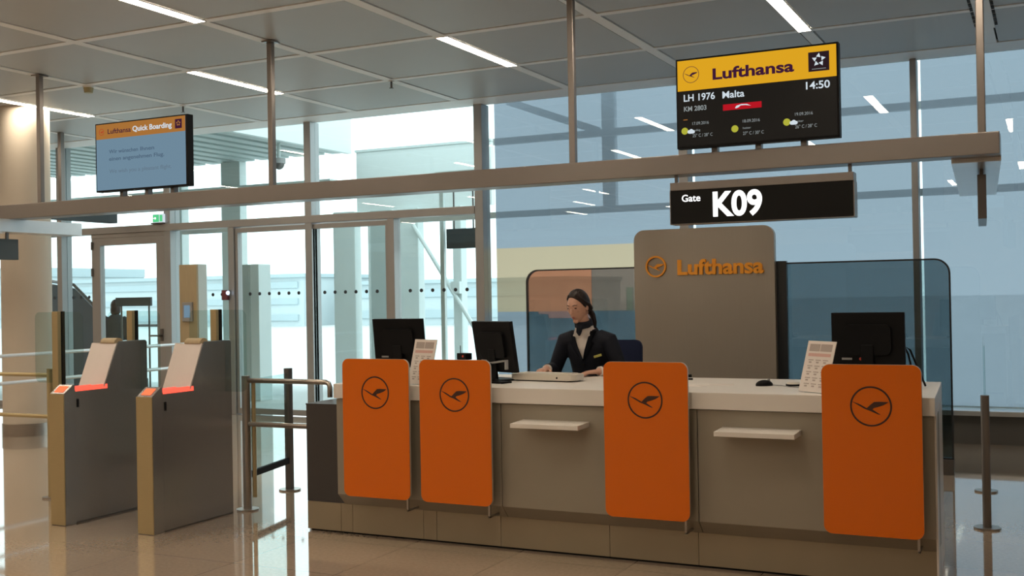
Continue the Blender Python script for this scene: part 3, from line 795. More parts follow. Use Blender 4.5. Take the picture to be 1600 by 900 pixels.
gate('steel boarding gate reader nearest the orange counter', -5.602)
gate('steel boarding gate reader on the left, beside the bronze rails', -6.440)
t = thing('gate_end_post', 'slim bronze post with glass wings left of the left boarding gate', 'post', (-7.26, 6.41, 0))
MB().box(-.034, .030, -.040, -.005, 0, 1.53, bevel=.004).build('post', M['brass'], t)
MB().box(-.032, .032, -.005, .035, 0, 1.53, bevel=.004).build('post_cover', M['black'], t)
for s in (-1, 1):
    MB().prism(rrect(.036 if s > 0 else -.27, .27 if s > 0 else -.036, .95, 1.525, .05, 6, (1, 0, 0, 1) if s > 0 else (0, 1, 1, 0)), 'y', -.004, .004).build('glass_wing', M['clear'], t)

t = thing('rail_barrier', 'bronze two-rail barrier at the left edge beside the gates', 'barrier', (-7.40, 6.44, 0))
MB().cyl((0, 0, 0), (0, 0, 1.06), .028).build('post', M['brass'], t, smooth=40)
MB().cyl((-2.6, 0, 0), (-2.6, 0, 1.06), .028).build('post', M['brass'], t, smooth=40)
for z in (1.008, .667): MB().cyl((-3.4, 0, z), (0, 0, z), .017).build('rail', M['brass'], t, smooth=40)
MB().cyl((0, 0, 0), (0, 0, .012), .075).build('base_disc', M['steel'], t)
t = thing('white_rail_barrier', 'white double rail running back toward the framed glass door', 'barrier', (-9.95, 7.3, 0))
for z in (1.05, .76): MB().cyl((0, -.8, z), (0, 4.3, z), .02).build('rail', M['sill'], t, smooth=40)
for y in (-.7, 1.95, 4.2): MB().cyl((0, y, 0), (0, y, 1.05), .018).build('post', M['sill'], t, smooth=40)

t = thing('rail_barrier', 'steel double rail joining the right gate post to the counter cabinet', 'barrier', (-5.52, 6.62, 0))
MB().cyl((0, 0, 0), (0, 0, 1.02), .032).build('post', M['steel'], t, smooth=40)
MB().cyl((0, 0, 0), (0, 0, .012), .085).build('base_disc', M['steel'], t, smooth=40)
MB().tube([(0.0, 0, .985), (.74, 0, .985), (.765, 0, .975), (.775, 0, .95), (.775, 0, .876)], .019).build('rail', M['steel'], t, smooth=True)
MB().cyl((0, 0, .655), (.872, 0, .655), .019).build('rail', M['steel'], t, smooth=40)
MB().cyl((.055, .02, .10), (.055, .02, .985), .016).build('inner_post', M['brass'], t, smooth=40)
t = thing('glass_swing_gate', 'low clear glass panel with black bottom rail beside the steel posts', 'gate', (-5.755, 7.44, 0))
MB().box(-.026, .026, -.026, .026, 0, 1.02, bevel=.006).build('post', M['steel_dark'], t)
MB().cyl((0, 0, 0), (0, 0, .012), .09).build('base_disc', M['steel'], t, smooth=40)
ang = math.atan2(.20, -.70)
mt = Matrix.Rotation(math.atan2(-.72, .17), 4, 'Z')
MB().box(.03, .74, -.004, .004, .27, .98, mtx=mt).build('pane', M['clear'], t)
MB().box(.026, .76, -.014, .014, .225, .275, mtx=mt, bevel=.003).build('bottom_rail', M['black'], t)
MB().box(.735, .76, -.014, .014, .275, 1.0, mtx=mt, bevel=.003).build('side_rail', M['black'], t)

t = thing('glass_fence', 'edge-on glass fence on two bronze posts right of the counter', 'fence', (-.416, 7.908, 0))
v = Vector((-.079, 1.433, 0)); an = math.atan2(v.y, v.x); mt = Matrix.Rotation(an, 4, 'Z'); L = v.length
for k in (0, L):
    p = mt @ Vector((k, 0, 0))
    MB().cyl((p.x, p.y, 0), (p.x, p.y, .88 if k == 0 else .68), .027).build('post', M['beam'], t, smooth=40)
    MB().cyl((p.x, p.y, 0), (p.x, p.y, .012), .085).build('base_disc', M['steel'], t, smooth=40)
MB().box(.02, L - .02, -.006, .006, .10, 1.21, mtx=mt).build('pane', M['clear'], t)

# wooden reader pillar by the doors
t = thing('reader_pillar', 'light wood pillar with a small intercom in front of the doors', 'pillar', (-10.10, 11.0, 0))
MB().box(-.146, .146, 0, .03, 0, 2.07, bevel=.003).build('wood_front', M['wood'], t)
MB().box(-.146, .150, .03, .19, 0, 2.072, bevel=.004).build('housing', M['teal'], t)
o = MB().box(-.085, .085, -.025, 0, 1.33, 1.58, bevel=.006).build('intercom', M['grey_pl'], t)
MB().box(-.05, .05, -.028, -.025, 1.38, 1.54).build('intercom_screen', M['scr_blue'], o)
t = thing('alarm_device', 'small dark red device with a blue white lamp on a mullion', 'device', (-10.40, 12.09, 1.60))
MB().box(-.045, .045, -.05, .012, 0, .14, bevel=.005).build('housing', M['maroon'], t)
MB().ball((.06, -.04, .10), .026).build('lamp', M['led_blue'], t, smooth=True)
MB().box(.03, .075, -.03, .012, .06, .14).build('lamp_holder', M['grey_pl'], t)

# dome camera under the canopy
t = thing('dome_camera', 'small grey dome camera hanging under the slatted canopy', 'camera', (-11.33, 14.5, 4.15))
MB().cyl((0, 0, -.25), (0, 0, 0), .03).build('stem', M['teal'], t, smooth=40)
MB().cyl((0, 0, -.33), (0, 0, -.25), .11).build('housing', M['grey_pl'], t, smooth=40)
MB().ball((0, 0, -.33), (.09, .09, .10)).build('dome', M['steel_dark'], t, smooth=True)

# ================================================================== THINGS ON THE COUNTER
ZT = 1.026
def monitor(label, x, y, rz, tilt, zb, h=.345, w=.41):
    t = thing('computer_monitor', label, 'monitor', (x, y, ZT), rz, 'counter monitors')
    mt = Matrix.Translation((0, 0, zb)) @ Matrix.Rotation(tilt, 4, 'X')
    MB().box(-w / 2, w / 2, 0, .028, 0, h, mtx=mt, bevel=.005).build('housing', M['black'], t)
    MB().prism(rrect(-w * .32, w * .32, .10, h - .07, .03), 'y', -.022, 0, mtx=mt, bevel=.006).build('rear_bulge', M['black'], t)
    MB().box(-w / 2 + .012, w / 2 - .012, .028, .030, .014, h - .012, mtx=mt).build('display', M['blackg'], t)
    MB().box(-.035, .035, -.03, -.012, .008, zb + .16, mtx=Matrix.Rotation(tilt * .6, 4, 'X'), bevel=.006).build('stand', M['black'], t)
    MB().prism(rrect(-.13, .13, -.095, .095, .05), 'z', 0, .012).build('base', M['black'], t)
    MB().box(-w * .36, -w * .22, -.003, 0, .070, .082, mtx=mt).build('badge', M['grey_pl'], t)
    MB().cyl((-w * .1, -.003, .076), (-w * .1, 0, .076), .009, mtx=mt).build('badge_dot', M['red_pl'], t)
    return t
monitor('black monitor at the left end, behind the first orange panel', -4.150, 6.64, R(0), R(7), .075)
monitor('black monitor left of the seated person, behind the second orange panel', -3.375, 6.62, R(-24), R(9), .055)
monitor('black monitor at the right end, behind the last orange panel', -.965, 6.62, R(-2), R(1), .09)
# cable loop beside the right monitor
t = tag(MB().tube([(-.74, 6.66, 1.031), (-.735, 6.68, 1.14), (-.755, 6.70, 1.22), (-.78, 6.70, 1.27), (-.745, 6.72, 1.24), (-.715, 6.72, 1.16), (-.685, 6.74, 1.08), (-.67, 6.76, 1.031)], .006, 8).build('cable', M['black'], smooth=True),
        'black cable loop hanging beside the right end monitor', 'cable')
def placard(label, x, y, w, lean, h=.30, rz=0):
    t = thing('placard', label, 'placard', (x, y, ZT), R(rz), 'paper placards on the counter')
    mt = Matrix.Rotation(-math.atan2(lean, h), 4, 'X')
    MB().box(0, w, -.002, .002, .004, h, mtx=mt).build('card', M['paper'], t)
    MB().box(0, w, .002, .004, .004, h, mtx=mt).box(w * .2, w * .8, .004, .12, 0, .004).build('stand', M['clear'], t)
    MB().box(w * .35, w * .65, .105, .109, 0, .2, mtx=Matrix.Translation((0, 0, 0))).build('strut', M['beige_pl'], t)
    q = MB(); q.box(w * .1, w * .47, -.0032, -.002, h * .80, h * .94, mtx=mt); q.box(w * .5, w * .9, -.0032, -.002, h * .80, h * .94, mtx=mt)
    for r0 in range(5):
        for c in range(3):
            z = h * (.62 - r0 * .115); u = w * (.14 + c * .26)
            q.box(u, u + w * .18, -.0032, -.002, z, z + h * .018, mtx=mt)
            q.box(u + w * .03, u + w * .12, -.0032, -.002, z - h * .05, z - h * .02, mtx=mt)
    q.build('printed_table', M['print'], t)
    MB().box(w * .1, w * .9, -.0032, -.002, h * .70, h * .76, mtx=mt).build('printed_heading', M['print_red'], t)
    return t
placard('leaning paper placard between the first and second orange panels', -3.805, 6.175, .215, .075, .30, -18)
placard('leaning paper placard in front of the right end monitor', -1.295, 6.275, .225, .085, .295, -38)

# document reader, papers, mouse, puck, pen, card reader
t = thing('document_reader', 'beige flat desk device lying in front of the seated person', 'scanner', (-3.02, 6.66, ZT), R(-6))
MB().prism(rrect(-.245, .245, -.085, .085, .04), 'z', .008, .048, bevel=.008).build('housing', M['beige_pl'], t, smooth=40)
MB().prism(rrect(-.22, .22, -.075, .075, .03), 'z', 0, .008).build('rubber_foot', M['black'], t)
MB().box(-.20, .20, -.05, .06, .048, .053, bevel=.002).build('lid', M['beige_pl'], t)
MB().cyl((.12, -.087, .026), (.12, -.084, .026), .006).build('button', M['black'], t)
for i, (x, y, rz, w, d, lab) in enumerate(((-3.36, 6.86, .2, .21, .15, 'white paper sheet beside the beige desk device'), (-1.98, 6.52, -.3, .16, .11, 'small white paper slip right of the third orange panel'),
                                       (-1.83, 6.62, .25, .15, .10, 'white paper slip lying near the computer mouse'))):
    q = MB().box(-w / 2, w / 2, -d / 2, d / 2, 0, .002)
    o = tag(q.build('paper_sheet', M['paper'], loc=(x, y, ZT)), lab, 'paper'); o.rotation_euler.z = rz
t = thing('computer_mouse', 'black computer mouse on the white worktop, right half', 'mouse', (-1.565, 6.60, ZT), R(-50))
b_ = MB(); b_.ball((0, 0, .006), (.030, .055, .030)); 
bmesh.ops.bisect_plane(b_.bm, geom=b_.bm.verts[:] + b_.bm.edges[:] + b_.bm.faces[:], plane_co=(0, 0, 0), plane_no=(0, 0, 1), clear_inner=True)
b_.build('shell', M['black'], t, smooth=True)
MB().cyl((-.004, .03, .033), (.004, .03, .033), .008).build('wheel', M['grey_pl'], t)
tag(MB().tube([(-1.53, 6.63, ZT + .004), (-1.46, 6.60, ZT + .004), (-1.40, 6.52, ZT + .004), (-1.34, 6.50, ZT + .004)], .003, 6).build('mouse_cable', M['grey_pl'], smooth=True), 'thin grey cable trailing from the mouse to the placard', 'cable')
t = thing('stamp_pad', 'small beige puck beside the right placard', 'puck', (-1.40, 6.64, ZT))
MB().cyl((0, 0, 0), (0, 0, .012), .045).build('base', M['black'], t, smooth=40)
MB().cyl((0, 0, .012), (0, 0, .022), .042, .034).build('lid', M['beige_pl'], t, smooth=40)
t = thing('stapler', 'small black stapler at the edge of the third orange panel', 'stapler', (-2.17, 6.93, ZT), R(20))
MB().box(-.06, .06, -.016, .016, 0, .01).build('base', M['black'], t)
MB().box(-.06, .055, -.014, .014, .012, .032, mtx=Matrix.Rotation(R(-4), 4, 'Y'), bevel=.004).build('arm', M['black'], t)
t = thing('card_reader', 'black card reader arm beside the second monitor', 'card reader', (-3.255, 6.40, ZT), R(-15))
MB().box(-.075, .075, -.05, .05, 0, .012, bevel=.003).build('base', M['black'], t)
MB().box(-.075, -.045, -.02, .02, .012, .13, bevel=.003).build('column', M['black'], t)
MB().box(-.07, .08, -.012, .012, .13, .142, mtx=Matrix.Rotation(R(-8), 4, 'Y') , bevel=.002).build('arm', M['grey_pl'], t)
MB().box(.068, .080, -.012, .012, .09, .152).build('arm_end', M['grey_pl'], t)
t = thing('ticket_scanner', 'small black scanner with a wire aerial left of the second monitor', 'scanner', (-3.585, 6.55, ZT), R(-20))
MB().box(-.03, .03, -.03, .03, 0, .01).build('base', M['black'], t)
MB().cyl((0, 0, .01), (0, 0, .14), .01).build('stem', M['black'], t)
MB().box(-.045, .045, -.03, .03, .14, .185, bevel=.006).build('head', M['black'], t)
MB().cyl((-.04, 0, .18), (-.04, 0, .235), .0025).build('aerial', M['black'], t)
MB().cyl((.02, -.033, .165), (.02, -.03, .165), .008).build('lamp', M['red_pl'], t)

# ================================================================== PEOPLE
def remeshed(mb, name, m, parent, voxel, smooth_it=3, cut=None):
    me = bpy.data.meshes.new('raw'); mb.bm.to_mesh(me); mb.bm.free()
    o = bpy.data.objects.new('raw', me); COL.objects.link(o)
    rm = o.modifiers.new('r', 'REMESH'); rm.mode = 'VOXEL'; rm.voxel_size = voxel; rm.use_smooth_shade = True
    sm = o.modifiers.new('s', 'SMOOTH'); sm.factor = .5; sm.iterations = smooth_it
    dg = bpy.context.evaluated_depsgraph_get(); dg.update()
    out = bpy.data.meshes.new_from_object(o.evaluated_get(dg)); out.name = name
    bpy.data.objects.remove(o); bpy.data.meshes.remove(me)
    out.materials.clear(); out.materials.append(m)
    if cut:
        bm = bmesh.new(); bm.from_mesh(out); cut(bm); bm.to_mesh(out); bm.free()
    for p in out.polygons: p.use_smooth = True
    ob = bpy.data.objects.new(name, out); COL.objects.link(ob); ob.parent = parent
    return ob

def add_hand(mb, wrist, fwd, up, thumb_side, curl=.5, s=1.0):
    """palm, four unequal bent fingers, thumb leaving the side of the palm"""
    f = Vector(fwd).normalized(); u = Vector(up); u = (u - f * u.dot(f)).normalized(); sd = f.cross(u).normalized() * thumb_side
    w = Vector(wrist)
    mb.loft([(w - f * .01, .026 * s, .019 * s, u), (w + f * .02 * s, .030 * s, .017 * s, u), (w + f * .055 * s, .040 * s, .015 * s, u), (w + f * .088 * s, .040 * s, .012 * s, u)], 16, xdir=sd)
    for k, (off, ln) in enumerate(((.029, .070), (.010, .080), (-.010, .074), (-.029, .058))):
        p = w + f * (.078 + (.004 if k in (1, 2) else 0)) * s + sd * off * s
        d = (f + sd * off * 2.2).normalized(); pts = [p]; a = -.08
        for seg in (.45, .32, .23):
            a += curl * .62
            pts.append(pts[-1] + (d * math.cos(a) - u * math.sin(a)) * ln * seg * s)
        mb.tube(pts, [.0098 * s, .0092 * s, .0084 * s, .0070 * s], 10); mb.ball(pts[-1], .0070 * s, seg=8, rings=6)
    p = w + f * .028 * s + sd * .026 * s - u * .004 * s
    pts = [p, p + (f * .6 + sd * .75 - u * .12).normalized() * .036 * s]
    pts.append(pts[-1] + (f * .9 + sd * .30 - u * .3).normalized() * .030 * s); pts.append(pts[-1] + (f * .95 + sd * .02 - u * .35).normalized() * .022 * s)
    mb.tube(pts, [.014 * s, .0115 * s, .0100 * s, .0080 * s], 10); mb.ball(pts[-1], .008 * s, seg=8, rings=6)

def skull(x, y, z, off=0.0):
    """unit sphere point -> point of the skull (face along -Y), pushed out by off"""
    rho = max(1e-4, math.sqrt(max(0, 1 - z * z)))
    X, Y, Z = x * (.071 + off), y * (.090 + off), z * (.114 + off)
    if z < 0:
        k = -z; r2 = (1 - k ** 3.4) ** (1 / 3.4) if k < 1 else 0
        X = x / rho * r2 * (.071 + off) * (1 - .46 * k ** 1.3)
        if y < 0: Y = y / rho * r2 * (.090 + off - .016 * k)
    Y += .008
    if y > 0: Y *= 1.05
    if y < -.3 and Z > .03: Y += .008 * min(1, (Z - .03) / .06)
    return (X, Y, Z)

def add_head(mb, c, rot):
    """skull, jaw, nose, ears, lips; c = head centre, face along local -Y"""
    T = Matrix.Translation(c) @ rot.to_4x4()
    b = bmesh.new(); bmesh.ops.create_uvsphere(b, u_segments=44, v_segments=36, radius=1)
    for v in b.verts: v.co = skull(*v.co)
    mb._take(b, 0, T)
    mb.prism([(-.072, .016), (-.086, .0), (-.101, -.026), (-.097, -.035), (-.074, -.036)], 'x', -.009, .009, 0, T, bevel=.004)
    mb.ball((0, -.090, -.030), (.014, .010, .008), 0, T)
    for s in (-1, 1):
        mb.ball((s * .033, -.050, -.016), (.020, .016, .018), 0, T)           # cheekbones
        mb.ball((s * .024, -.069, .028), (.016, .011, .007), 0, T)            # brow ridge
        mb.ball((s * .072, .010, -.006), (.007, .018, .030), 0, T)            # ear
    mb.ball((0, -.069, -.058), (.017, .009, .0045), 0, T); mb.ball((0, -.067, -.066), (.015, .009, .0045), 0, T)
    mb.ball((0, -.053, -.094), (.022, .015, .016), 0, T)
    return T

def limb(mb, pts, rad, n=14): mb.tube(pts, rad, n)

def seated_agent():
    root = thing('person', 'person in dark blazer and neck scarf seated behind the counter', 'person', (-3.0, 7.45, 0))
    # joints in local coordinates, facing -Y
    shR, shL = Vector((-.170, -.135, 1.260)), Vector((.170, -.135, 1.260))
    elR, elL = Vector((-.255, -.135, 1.055)), Vector((.255, -.135, 1.055))
    wrR, wrL = Vector((-.235, -.335, 1.068)), Vector((.165, -.345, 1.058))
    hc = Vector((-.035, -.215, 1.508))
    rot = (Matrix.Rotation(R(-12), 4, 'Z') @ Matrix.Rotation(R(15), 4, 'X')).to_3x3()
    yd = Vector((0, 1, .15))
    # --- body: one continuous surface
    mb = MB()
    mb.loft([((0, .03, .76), .15, .11, yd), ((0, .02, .86), .155, .105, yd), ((0, -.02, .98), .125, .092, yd), ((0, -.07, 1.12), .135, .095, yd), ((0, -.11, 1.23), .150, .090, yd), ((0, -.135, 1.30), .135, .070, yd), ((0, -.15, 1.345), .07, .055, yd)], 24)
    mb.tube([(0, -.14, 1.30), (-.006, -.155, 1.36), (-.018, -.18, 1.42), (-.03, -.20, 1.47)], [.058, .049, .047, .05], 18)
    for sh, el, wr in ((shR, elR, wrR), (shL, elL, wrL)):
        limb(mb, [sh * .6 + Vector((0, -.135, 1.30)) * .4, sh, sh.lerp(el, .5), el, el.lerp(wr, .3), wr], [.05, .05, .043, .037, .036, .025])
    for s in (-1, 1):
        limb(mb, [(s * .08, .02, .80), (s * .10, -.18, .80), (s * .10, -.37, .775)], [.085, .075, .058])
        limb(mb, [(s * .10, -.37, .775), (s * .10, -.36, .60), (s * .10, -.30, .37)], [.055, .052, .034])
        mb.loft([((s * .10, -.26, .345), .030, .028, (0, 0, 1)), ((s * .10, -.33, .335), .036, .032, (0, 0, 1)), ((s * .10, -.42, .322), .042, .020, (0, 0, 1)), ((s * .10, -.48, .318), .030, .014, (0, 0, 1))], 14)
    add_hand(mb, wrR, (.05, -1, -.05), (0, -.05, 1), 1 if False else -1, .75)
    add_hand(mb, wrL, (-.75, -.65, -.06), (0, 0, 1), 1, .55)
    T = add_head(mb, hc, rot)
    body = remeshed(mb, 'body', M['skin'], root, .0036, 4)
    # --- face details
    for s in (-1, 1):
        e = MB(); e.ball((s * .030, -.0725, .007), (.0125, .005, .0042), 0, T); e.build('eye', M['logo'], body, smooth=True)
        e = MB(); e.tube([(s * .013, -.081, .027), (s * .03, -.0785, .032), (s * .047, -.066, .028)], [.0018, .0025, .0015], 8, 0, T); e.build('eyebrow', M['hair'], body, smooth=True)
    e = MB(); e.ball((0, -.0755, -.0585), (.0165, .0035, .0030), 0, T); e.ball((0, -.0735, -.0655), (.0140, .0035, .0034), 0, T); e.build('mouth', M['lip'], body, smooth=True)
    # --- hair: pulled back from the forehead, low ponytail at the nape
    mb = MB()
    b = bmesh.new(); bmesh.ops.create_uvsphere(b, u_segments=44, v_segments=36, radius=1)
    for v in b.verts:
        up = max(0, v.co.z) * .006 + max(0, v.co.y) * .006
        v.co = skull(*v.co, .006 + up)
    bmesh.ops.bisect_plane(b, geom=b.verts[:] + b.edges[:] + b.faces[:], plane_co=(0, -.054, .084), plane_no=Vector((-.16, -.84, -.52)), clear_outer=True)
    bmesh.ops.bisect_plane(b, geom=b.verts[:] + b.edges[:] + b.faces[:], plane_co=(0, .0, -.018), plane_no=Vector((0, -.70, -1)), clear_outer=True)
    bmesh.ops.holes_fill(b, edges=[e_ for e_ in b.edges if e_.is_boundary])
    mb._take(b, 0, T)
    for s in (-1, 1):
        f = 1.0 if s < 0 else 1.25
        mb.tube([(s * .030, -.044, .098), (s * .058, -.026, .064), (s * .071, .004, .026), (s * .074, .036, .0), (s * .058, .076, -.032), (0, .100, -.050)], [.005 * f, .008 * f, .010 * f, .013 * f, .017, .02], 10, 0, T)
    mb.ball((.006, .112, -.052), (.032, .028, .032), 0, T)
    mb.tube([(.006, .118, -.055), (.025, .128, -.10), (.045, .110, -.15), (.055, .090, -.185)], [.022, .022, .018, .008], 12, 0, T)
    hair = remeshed(mb, 'hair', M['hair'], root, .0042, 4)
    # --- blazer with V opening
    mb = MB()
    mb.loft([((0, .035, .80), .185, .145, yd), ((0, .02, .90), .172, .130, yd), ((0, -.02, 1.0), .150, .116, yd), ((0, -.07, 1.13), .160, .120, yd), ((0, -.108, 1.225), .172, .112, yd), ((0, -.130, 1.285), .150, .092, yd), ((0, -.145, 1.330), .092, .076, yd), ((0, -.15, 1.366), .070, .066, yd)], 32)
    for sh, el, wr in ((shR, elR, wrR), (shL, elL, wrL)):
        d = (wr - el).normalized()
        limb(mb, [sh * .55 + Vector((0, -.135, 1.30)) * .45, sh + Vector((0, 0, .004)), sh.lerp(el, .5), el, el.lerp(wr, .35), wr - d * .028], [.066, .062, .056, .051, .048, .040], 18)
    def vcut(bm):
        # open V on the chest: faces in front between two lines converging at the button
        for no, co in ((Vector((1, 0, -.32)), Vector((-.010, 0, 1.118))), (Vector((-1, 0, -.32)), Vector((-.010, 0, 1.118)))):
            bmesh.ops.bisect_plane(bm, geom=bm.verts[:] + bm.edges[:] + bm.faces[:], plane_co=co, plane_no=no)
        bmesh.ops.bisect_plane(bm, geom=bm.verts[:] + bm.edges[:] + bm.faces[:], plane_co=(0, -.15, 1.352), plane_no=Vector((0, -.25, 1)).normalized())
        kill = []
        for f in bm.faces:
            c = f.calc_center_median()
            if c.z > 1.118 and c.y < -.14 and abs(c.x + .010) < (c.z - 1.118) * .32: kill.append(f)
            elif c.z - 1.352 - .25 * (c.y + .15) > 0: kill.append(f)
        bmesh.ops.delete(bm, geom=kill, context='FACES')
    jacket = remeshed(mb, 'blazer', M['navy'], root, .0075, 3, vcut)
    sol = jacket.modifiers.new('cloth', 'SOLIDIFY'); sol.thickness = .006; sol.offset = -1
    def front_y(x, z):
        best = None
        for v in jacket.data.vertices:
            if abs(v.co.z - z) < .012 and abs(v.co.x - x) < .014 and (best is None or v.co.y < best): best = v.co.y
        return best if best is not None else -.2
    for s in (-1, 1):                                                     # lapels
        q = MB(); bm = q.bm; rows = []
        for z, wd in ((1.122, .006), (1.155, .028), (1.20, .046), (1.25, .052), (1.262, .030), (1.30, .040), (1.335, .034)):
            xi = -.010 + s * (z - 1.118) * .32; xo = xi + s * wd
            row = [bm.verts.new((x, front_y(x, z) - dy, z)) for x, dy in ((xi - s * .002, .006), ((xi + xo) / 2, .010), (xo, .007))]
            rows.append(row)
        for a, c in zip(rows, rows[1:]):
            for k in range(2): bm.faces.new((a[k], a[k + 1], c[k + 1], c[k]))
        bmesh.ops.solidify(bm, geom=bm.faces[:], thickness=.005)
        q.build('lapel', M['navy'], jacket, smooth=True)
    y = front_y(-.01, 1.09)
    MB().cyl((-.012, y - .006, 1.092), (-.012, y + .004, 1.092), .010).build('button', M['black'], jacket, smooth=40)
    y = front_y(.105, 1.155)
    o = MB().box(.072, .132, y - .010, y - .001, 1.148, 1.165, mtx=Matrix.Translation((.1, y, 1.155)) @ Matrix.Rotation(R(-16), 4, 'Y') @ Matrix.Translation((-.1, -y, -1.155)), bevel=.002).build('name_pin', M['badge'], jacket)
    o['label'] = 'yellow pin on the chest'
    # --- shirt (chest, collar, cuffs)
    mb = MB()
    mb.loft([((0, -.02, .98), .138, .104, yd), ((0, -.07, 1.12), .147, .108, yd), ((0, -.11, 1.23), .160, .101, yd), ((0, -.134, 1.300), .112, .077, yd), ((0, -.15, 1.345), .058, .060, yd), ((-.006, -.157, 1.375), .058, .056, yd)], 28)
    shirt = remeshed(mb, 'shirt', M['shirt'], root, .007, 2)
    def shirt_y(x, z):
        ys_ = [v.co.y for v in shirt.data.vertices if abs(v.co.z - z) < .012 and abs(v.co.x - x) < .014]
        return min(ys_) if ys_ else -.2
    for s in (-1, 1):
        q = MB(); bm = q.bm
        pts = []
        for x, z, dy in ((s * .012 - .012, 1.345, .012), (s * .026 - .012, 1.285, .016), (s * .066 - .010, 1.300, .018), (s * .074 - .008, 1.345, .012)): pts.append((x, shirt_y(x, z) - dy, z))
        pts += [(s * .056 - .010, -.168, 1.398), (s * .030 - .010, -.206, 1.385)]
        vs = [bm.verts.new(p) for p in pts]; c0 = bm.verts.new(sum((Vector(p) for p in pts), Vector()) / len(pts) + Vector((0, -.006, 0)))
        for k in range(len(vs)): bm.faces.new((vs[k], vs[(k + 1) % len(vs)], c0))
        bmesh.ops.solidify(bm, geom=bm.faces[:], thickness=.006)
        q.build('collar', M['shirt'], shirt)
    for wr, el in ((wrR, elR), (wrL, elL)):
        d = (wr - el).normalized()
        MB().tube([wr - d * .045, wr - d * .010], [.036, .034], 18).build('cuff', M['shirt'], shirt, smooth=40)
    # --- scarf round the neck
    mb = MB()
    m4 = Matrix.Translation((-.010, -.170, 1.385)) @ Matrix.Rotation(R(16), 4, 'X')
    mb.torus((0, 0, .012), .051, .015, 0, 36, 12, m4)
    mb.torus((0, 0, -.008), .053, .015, 0, 36, 12, m4)
    mb.ball((-.014, -.236, 1.362), (.026, .016, .020))
    mb.tube([(-.014, -.240, 1.36), (-.016, -.246, 1.325), (-.012, -.246, 1.300)], [(.024, .014), (.022, .011), (.006, .006)], 10)
    remeshed(mb, 'neck_scarf', M['navy'], root, .005, 2)
    # --- trousers and shoes
    mb = MB()
    mb.loft([((0, .035, .735), .165, .130, yd), ((0, .03, .80), .170, .132, yd), ((0, .02, .90), .165, .118, yd)], 24)
    for s in (-1, 1):
        limb(mb, [(s * .085, .03, .80), (s * .10, -.18, .80), (s * .10, -.37, .775)], [.100, .086, .068], 18)
        limb(mb, [(s * .10, -.375, .78), (s * .10, -.36, .60), (s * .10, -.30, .385)], [.066, .062, .052], 18)
    remeshed(mb, 'trousers', M['navy'], root, .009, 3)
    for s in (-1, 1):
        q = MB()
        q.loft([((s * .10, -.255, .348), .034, .036, (0, 0, 1)), ((s * .10, -.33, .338), .041, .040, (0, 0, 1)), ((s * .10, -.42, .324), .046, .026, (0, 0, 1)), ((s * .10, -.50, .318), .028, .016, (0, 0, 1))], 18)
        q.box(s * .10 - .04, s * .10 + .04, -.50, -.25, .296, .305, bevel=.004); q.build('shoe', M['black'], root, smooth=40)
    return root
AG = seated_agent()

# high swivel chair under the seated person
t = thing('swivel_chair', 'navy high swivel chair the seated person sits on', 'chair', (-2.97, 7.50, 0))
MB().prism(rrect(-.22, .22, -.22, .20, .07), 'z', .60, .672, bevel=.015).build('seat', M['chair'], t, smooth=40)
q = MB(); q.prism(rrect(-.20, .215, .90, 1.262, .05), 'y', .205, .245, bevel=.010, mtx=Matrix.Translation((0, 0, 0)) @ Matrix.Rotation(R(-3), 4, 'X'))
q.build('backrest', M['chair'], t, smooth=40)
MB().tube([(0, .10, .61), (0, .25, .62), (0, .285, .72), (0, .285, .98)], .018).build('back_support', M['black'], t, smooth=True)
MB().cyl((0, 0, .09), (0, 0, .60), .03).build('column', M['steel_dark'], t, smooth=40)
MB().torus((0, 0, .282), .30, .012).cyl((-.30, 0, .282), (.30, 0, .282), .009).cyl((0, -.30, .282), (0, .30, .282), .009).build('foot_ring', M['steel'], t, smooth=True)
for k in range(5):
    a = 2 * PI * k / 5 + .3
    o = MB().tube([(0, 0, .10), (.16 * math.cos(a), .16 * math.sin(a), .09), (.30 * math.cos(a), .30 * math.sin(a), .065)], [.026, .022, .016]).build('leg', M['black'], t, smooth=True)
    MB().cyl((.30 * math.cos(a) - .012 * math.sin(a), .30 * math.sin(a) + .012 * math.cos(a), .028), (.30 * math.cos(a) + .012 * math.sin(a), .30 * math.sin(a) - .012 * math.cos(a), .028), .028).build('caster', M['black'], o, smooth=40)

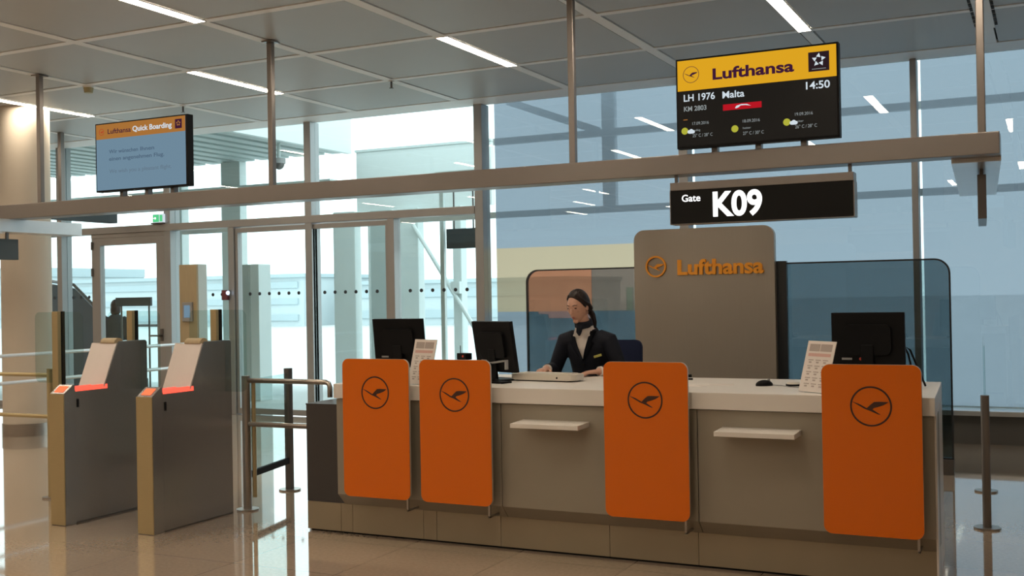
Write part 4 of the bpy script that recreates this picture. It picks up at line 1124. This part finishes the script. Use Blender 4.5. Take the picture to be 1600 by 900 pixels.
def standing_person(label, x, y, rz, h=1.66):
    root = thing('person', label, 'person', (x, y, -.01), rz)
    k = h / 1.66; mb = MB()
    yd = (0, 1, 0)
    mb.loft([((0, 0, .80 * k), .15, .10, yd), ((0, 0, .95 * k), .155, .105, yd), ((0, 0, 1.05 * k), .125, .09, yd), ((0, -.01, 1.2 * k), .15, .10, yd), ((0, 0, 1.33 * k), .16, .085, yd), ((0, 0, 1.39 * k), .07, .055, yd)], 24)
    mb.tube([(0, 0, 1.36 * k), (0, -.01, 1.48 * k)], .05, 14)
    for s in (-1, 1):
        limb(mb, [(s * .13, 0, 1.33 * k), (s * .185, .01, 1.31 * k), (s * .215, .02, 1.08 * k), (s * .21, -.06, .86 * k)], [.05, .05, .04, .026])
        add_hand(mb, (s * .21, -.06, .86 * k), (0, -.25, -1), (s, 0, 0), s, .5)
        limb(mb, [(s * .08, 0, .84 * k), (s * .095, -.01, .46 * k), (s * .095, .01, .08)], [.085, .058, .036])
        mb.loft([((s * .095, .05, .035), .032, .032, (0, 0, 1)), ((s * .095, -.06, .035), .040, .033, (0, 0, 1)), ((s * .095, -.17, .02), .035, .018, (0, 0, 1))], 12)
    T = add_head(mb, Vector((0, -.025, 1.545 * k)), Matrix.Rotation(R(8), 3, 'X'))
    remeshed(mb, 'body', M['skin'], root, .007, 2)
    mb = MB(); mb.ball((0, .018, .022), (.082, .098, .108), 0, T); mb.ball((0, .05, -.05), (.07, .06, .09), 0, T)
    for s in (-1, 1): mb.ball((s * .055, .02, -.05), (.028, .05, .08), 0, T)
    remeshed(mb, 'hair', M['hair'], root, .009, 2)
    mb = MB()
    mb.loft([((0, .0, .72 * k), .205, .145, yd), ((0, 0, .95 * k), .19, .135, yd), ((0, 0, 1.1 * k), .17, .125, yd), ((0, 0, 1.28 * k), .185, .118, yd), ((0, 0, 1.36 * k), .15, .09, yd), ((0, 0, 1.42 * k), .07, .068, yd)], 28)
    for s in (-1, 1): limb(mb, [(s * .13, 0, 1.33 * k), (s * .195, .01, 1.31 * k), (s * .222, .02, 1.08 * k), (s * .213, -.05, .89 * k)], [.07, .07, .06, .045])
    remeshed(mb, 'coat', M['coat_dark'], root, .010, 3)
    mb = MB()
    for s in (-1, 1): limb(mb, [(s * .085, 0, .86 * k), (s * .098, -.01, .46 * k), (s * .097, .01, .10)], [.10, .075, .055])
    remeshed(mb, 'trousers', M['slate'], root, .010, 2)
    return root
standing_person('person in a dark coat seen from behind beyond the framed door', -14.02, 13.55, R(200), 1.64)
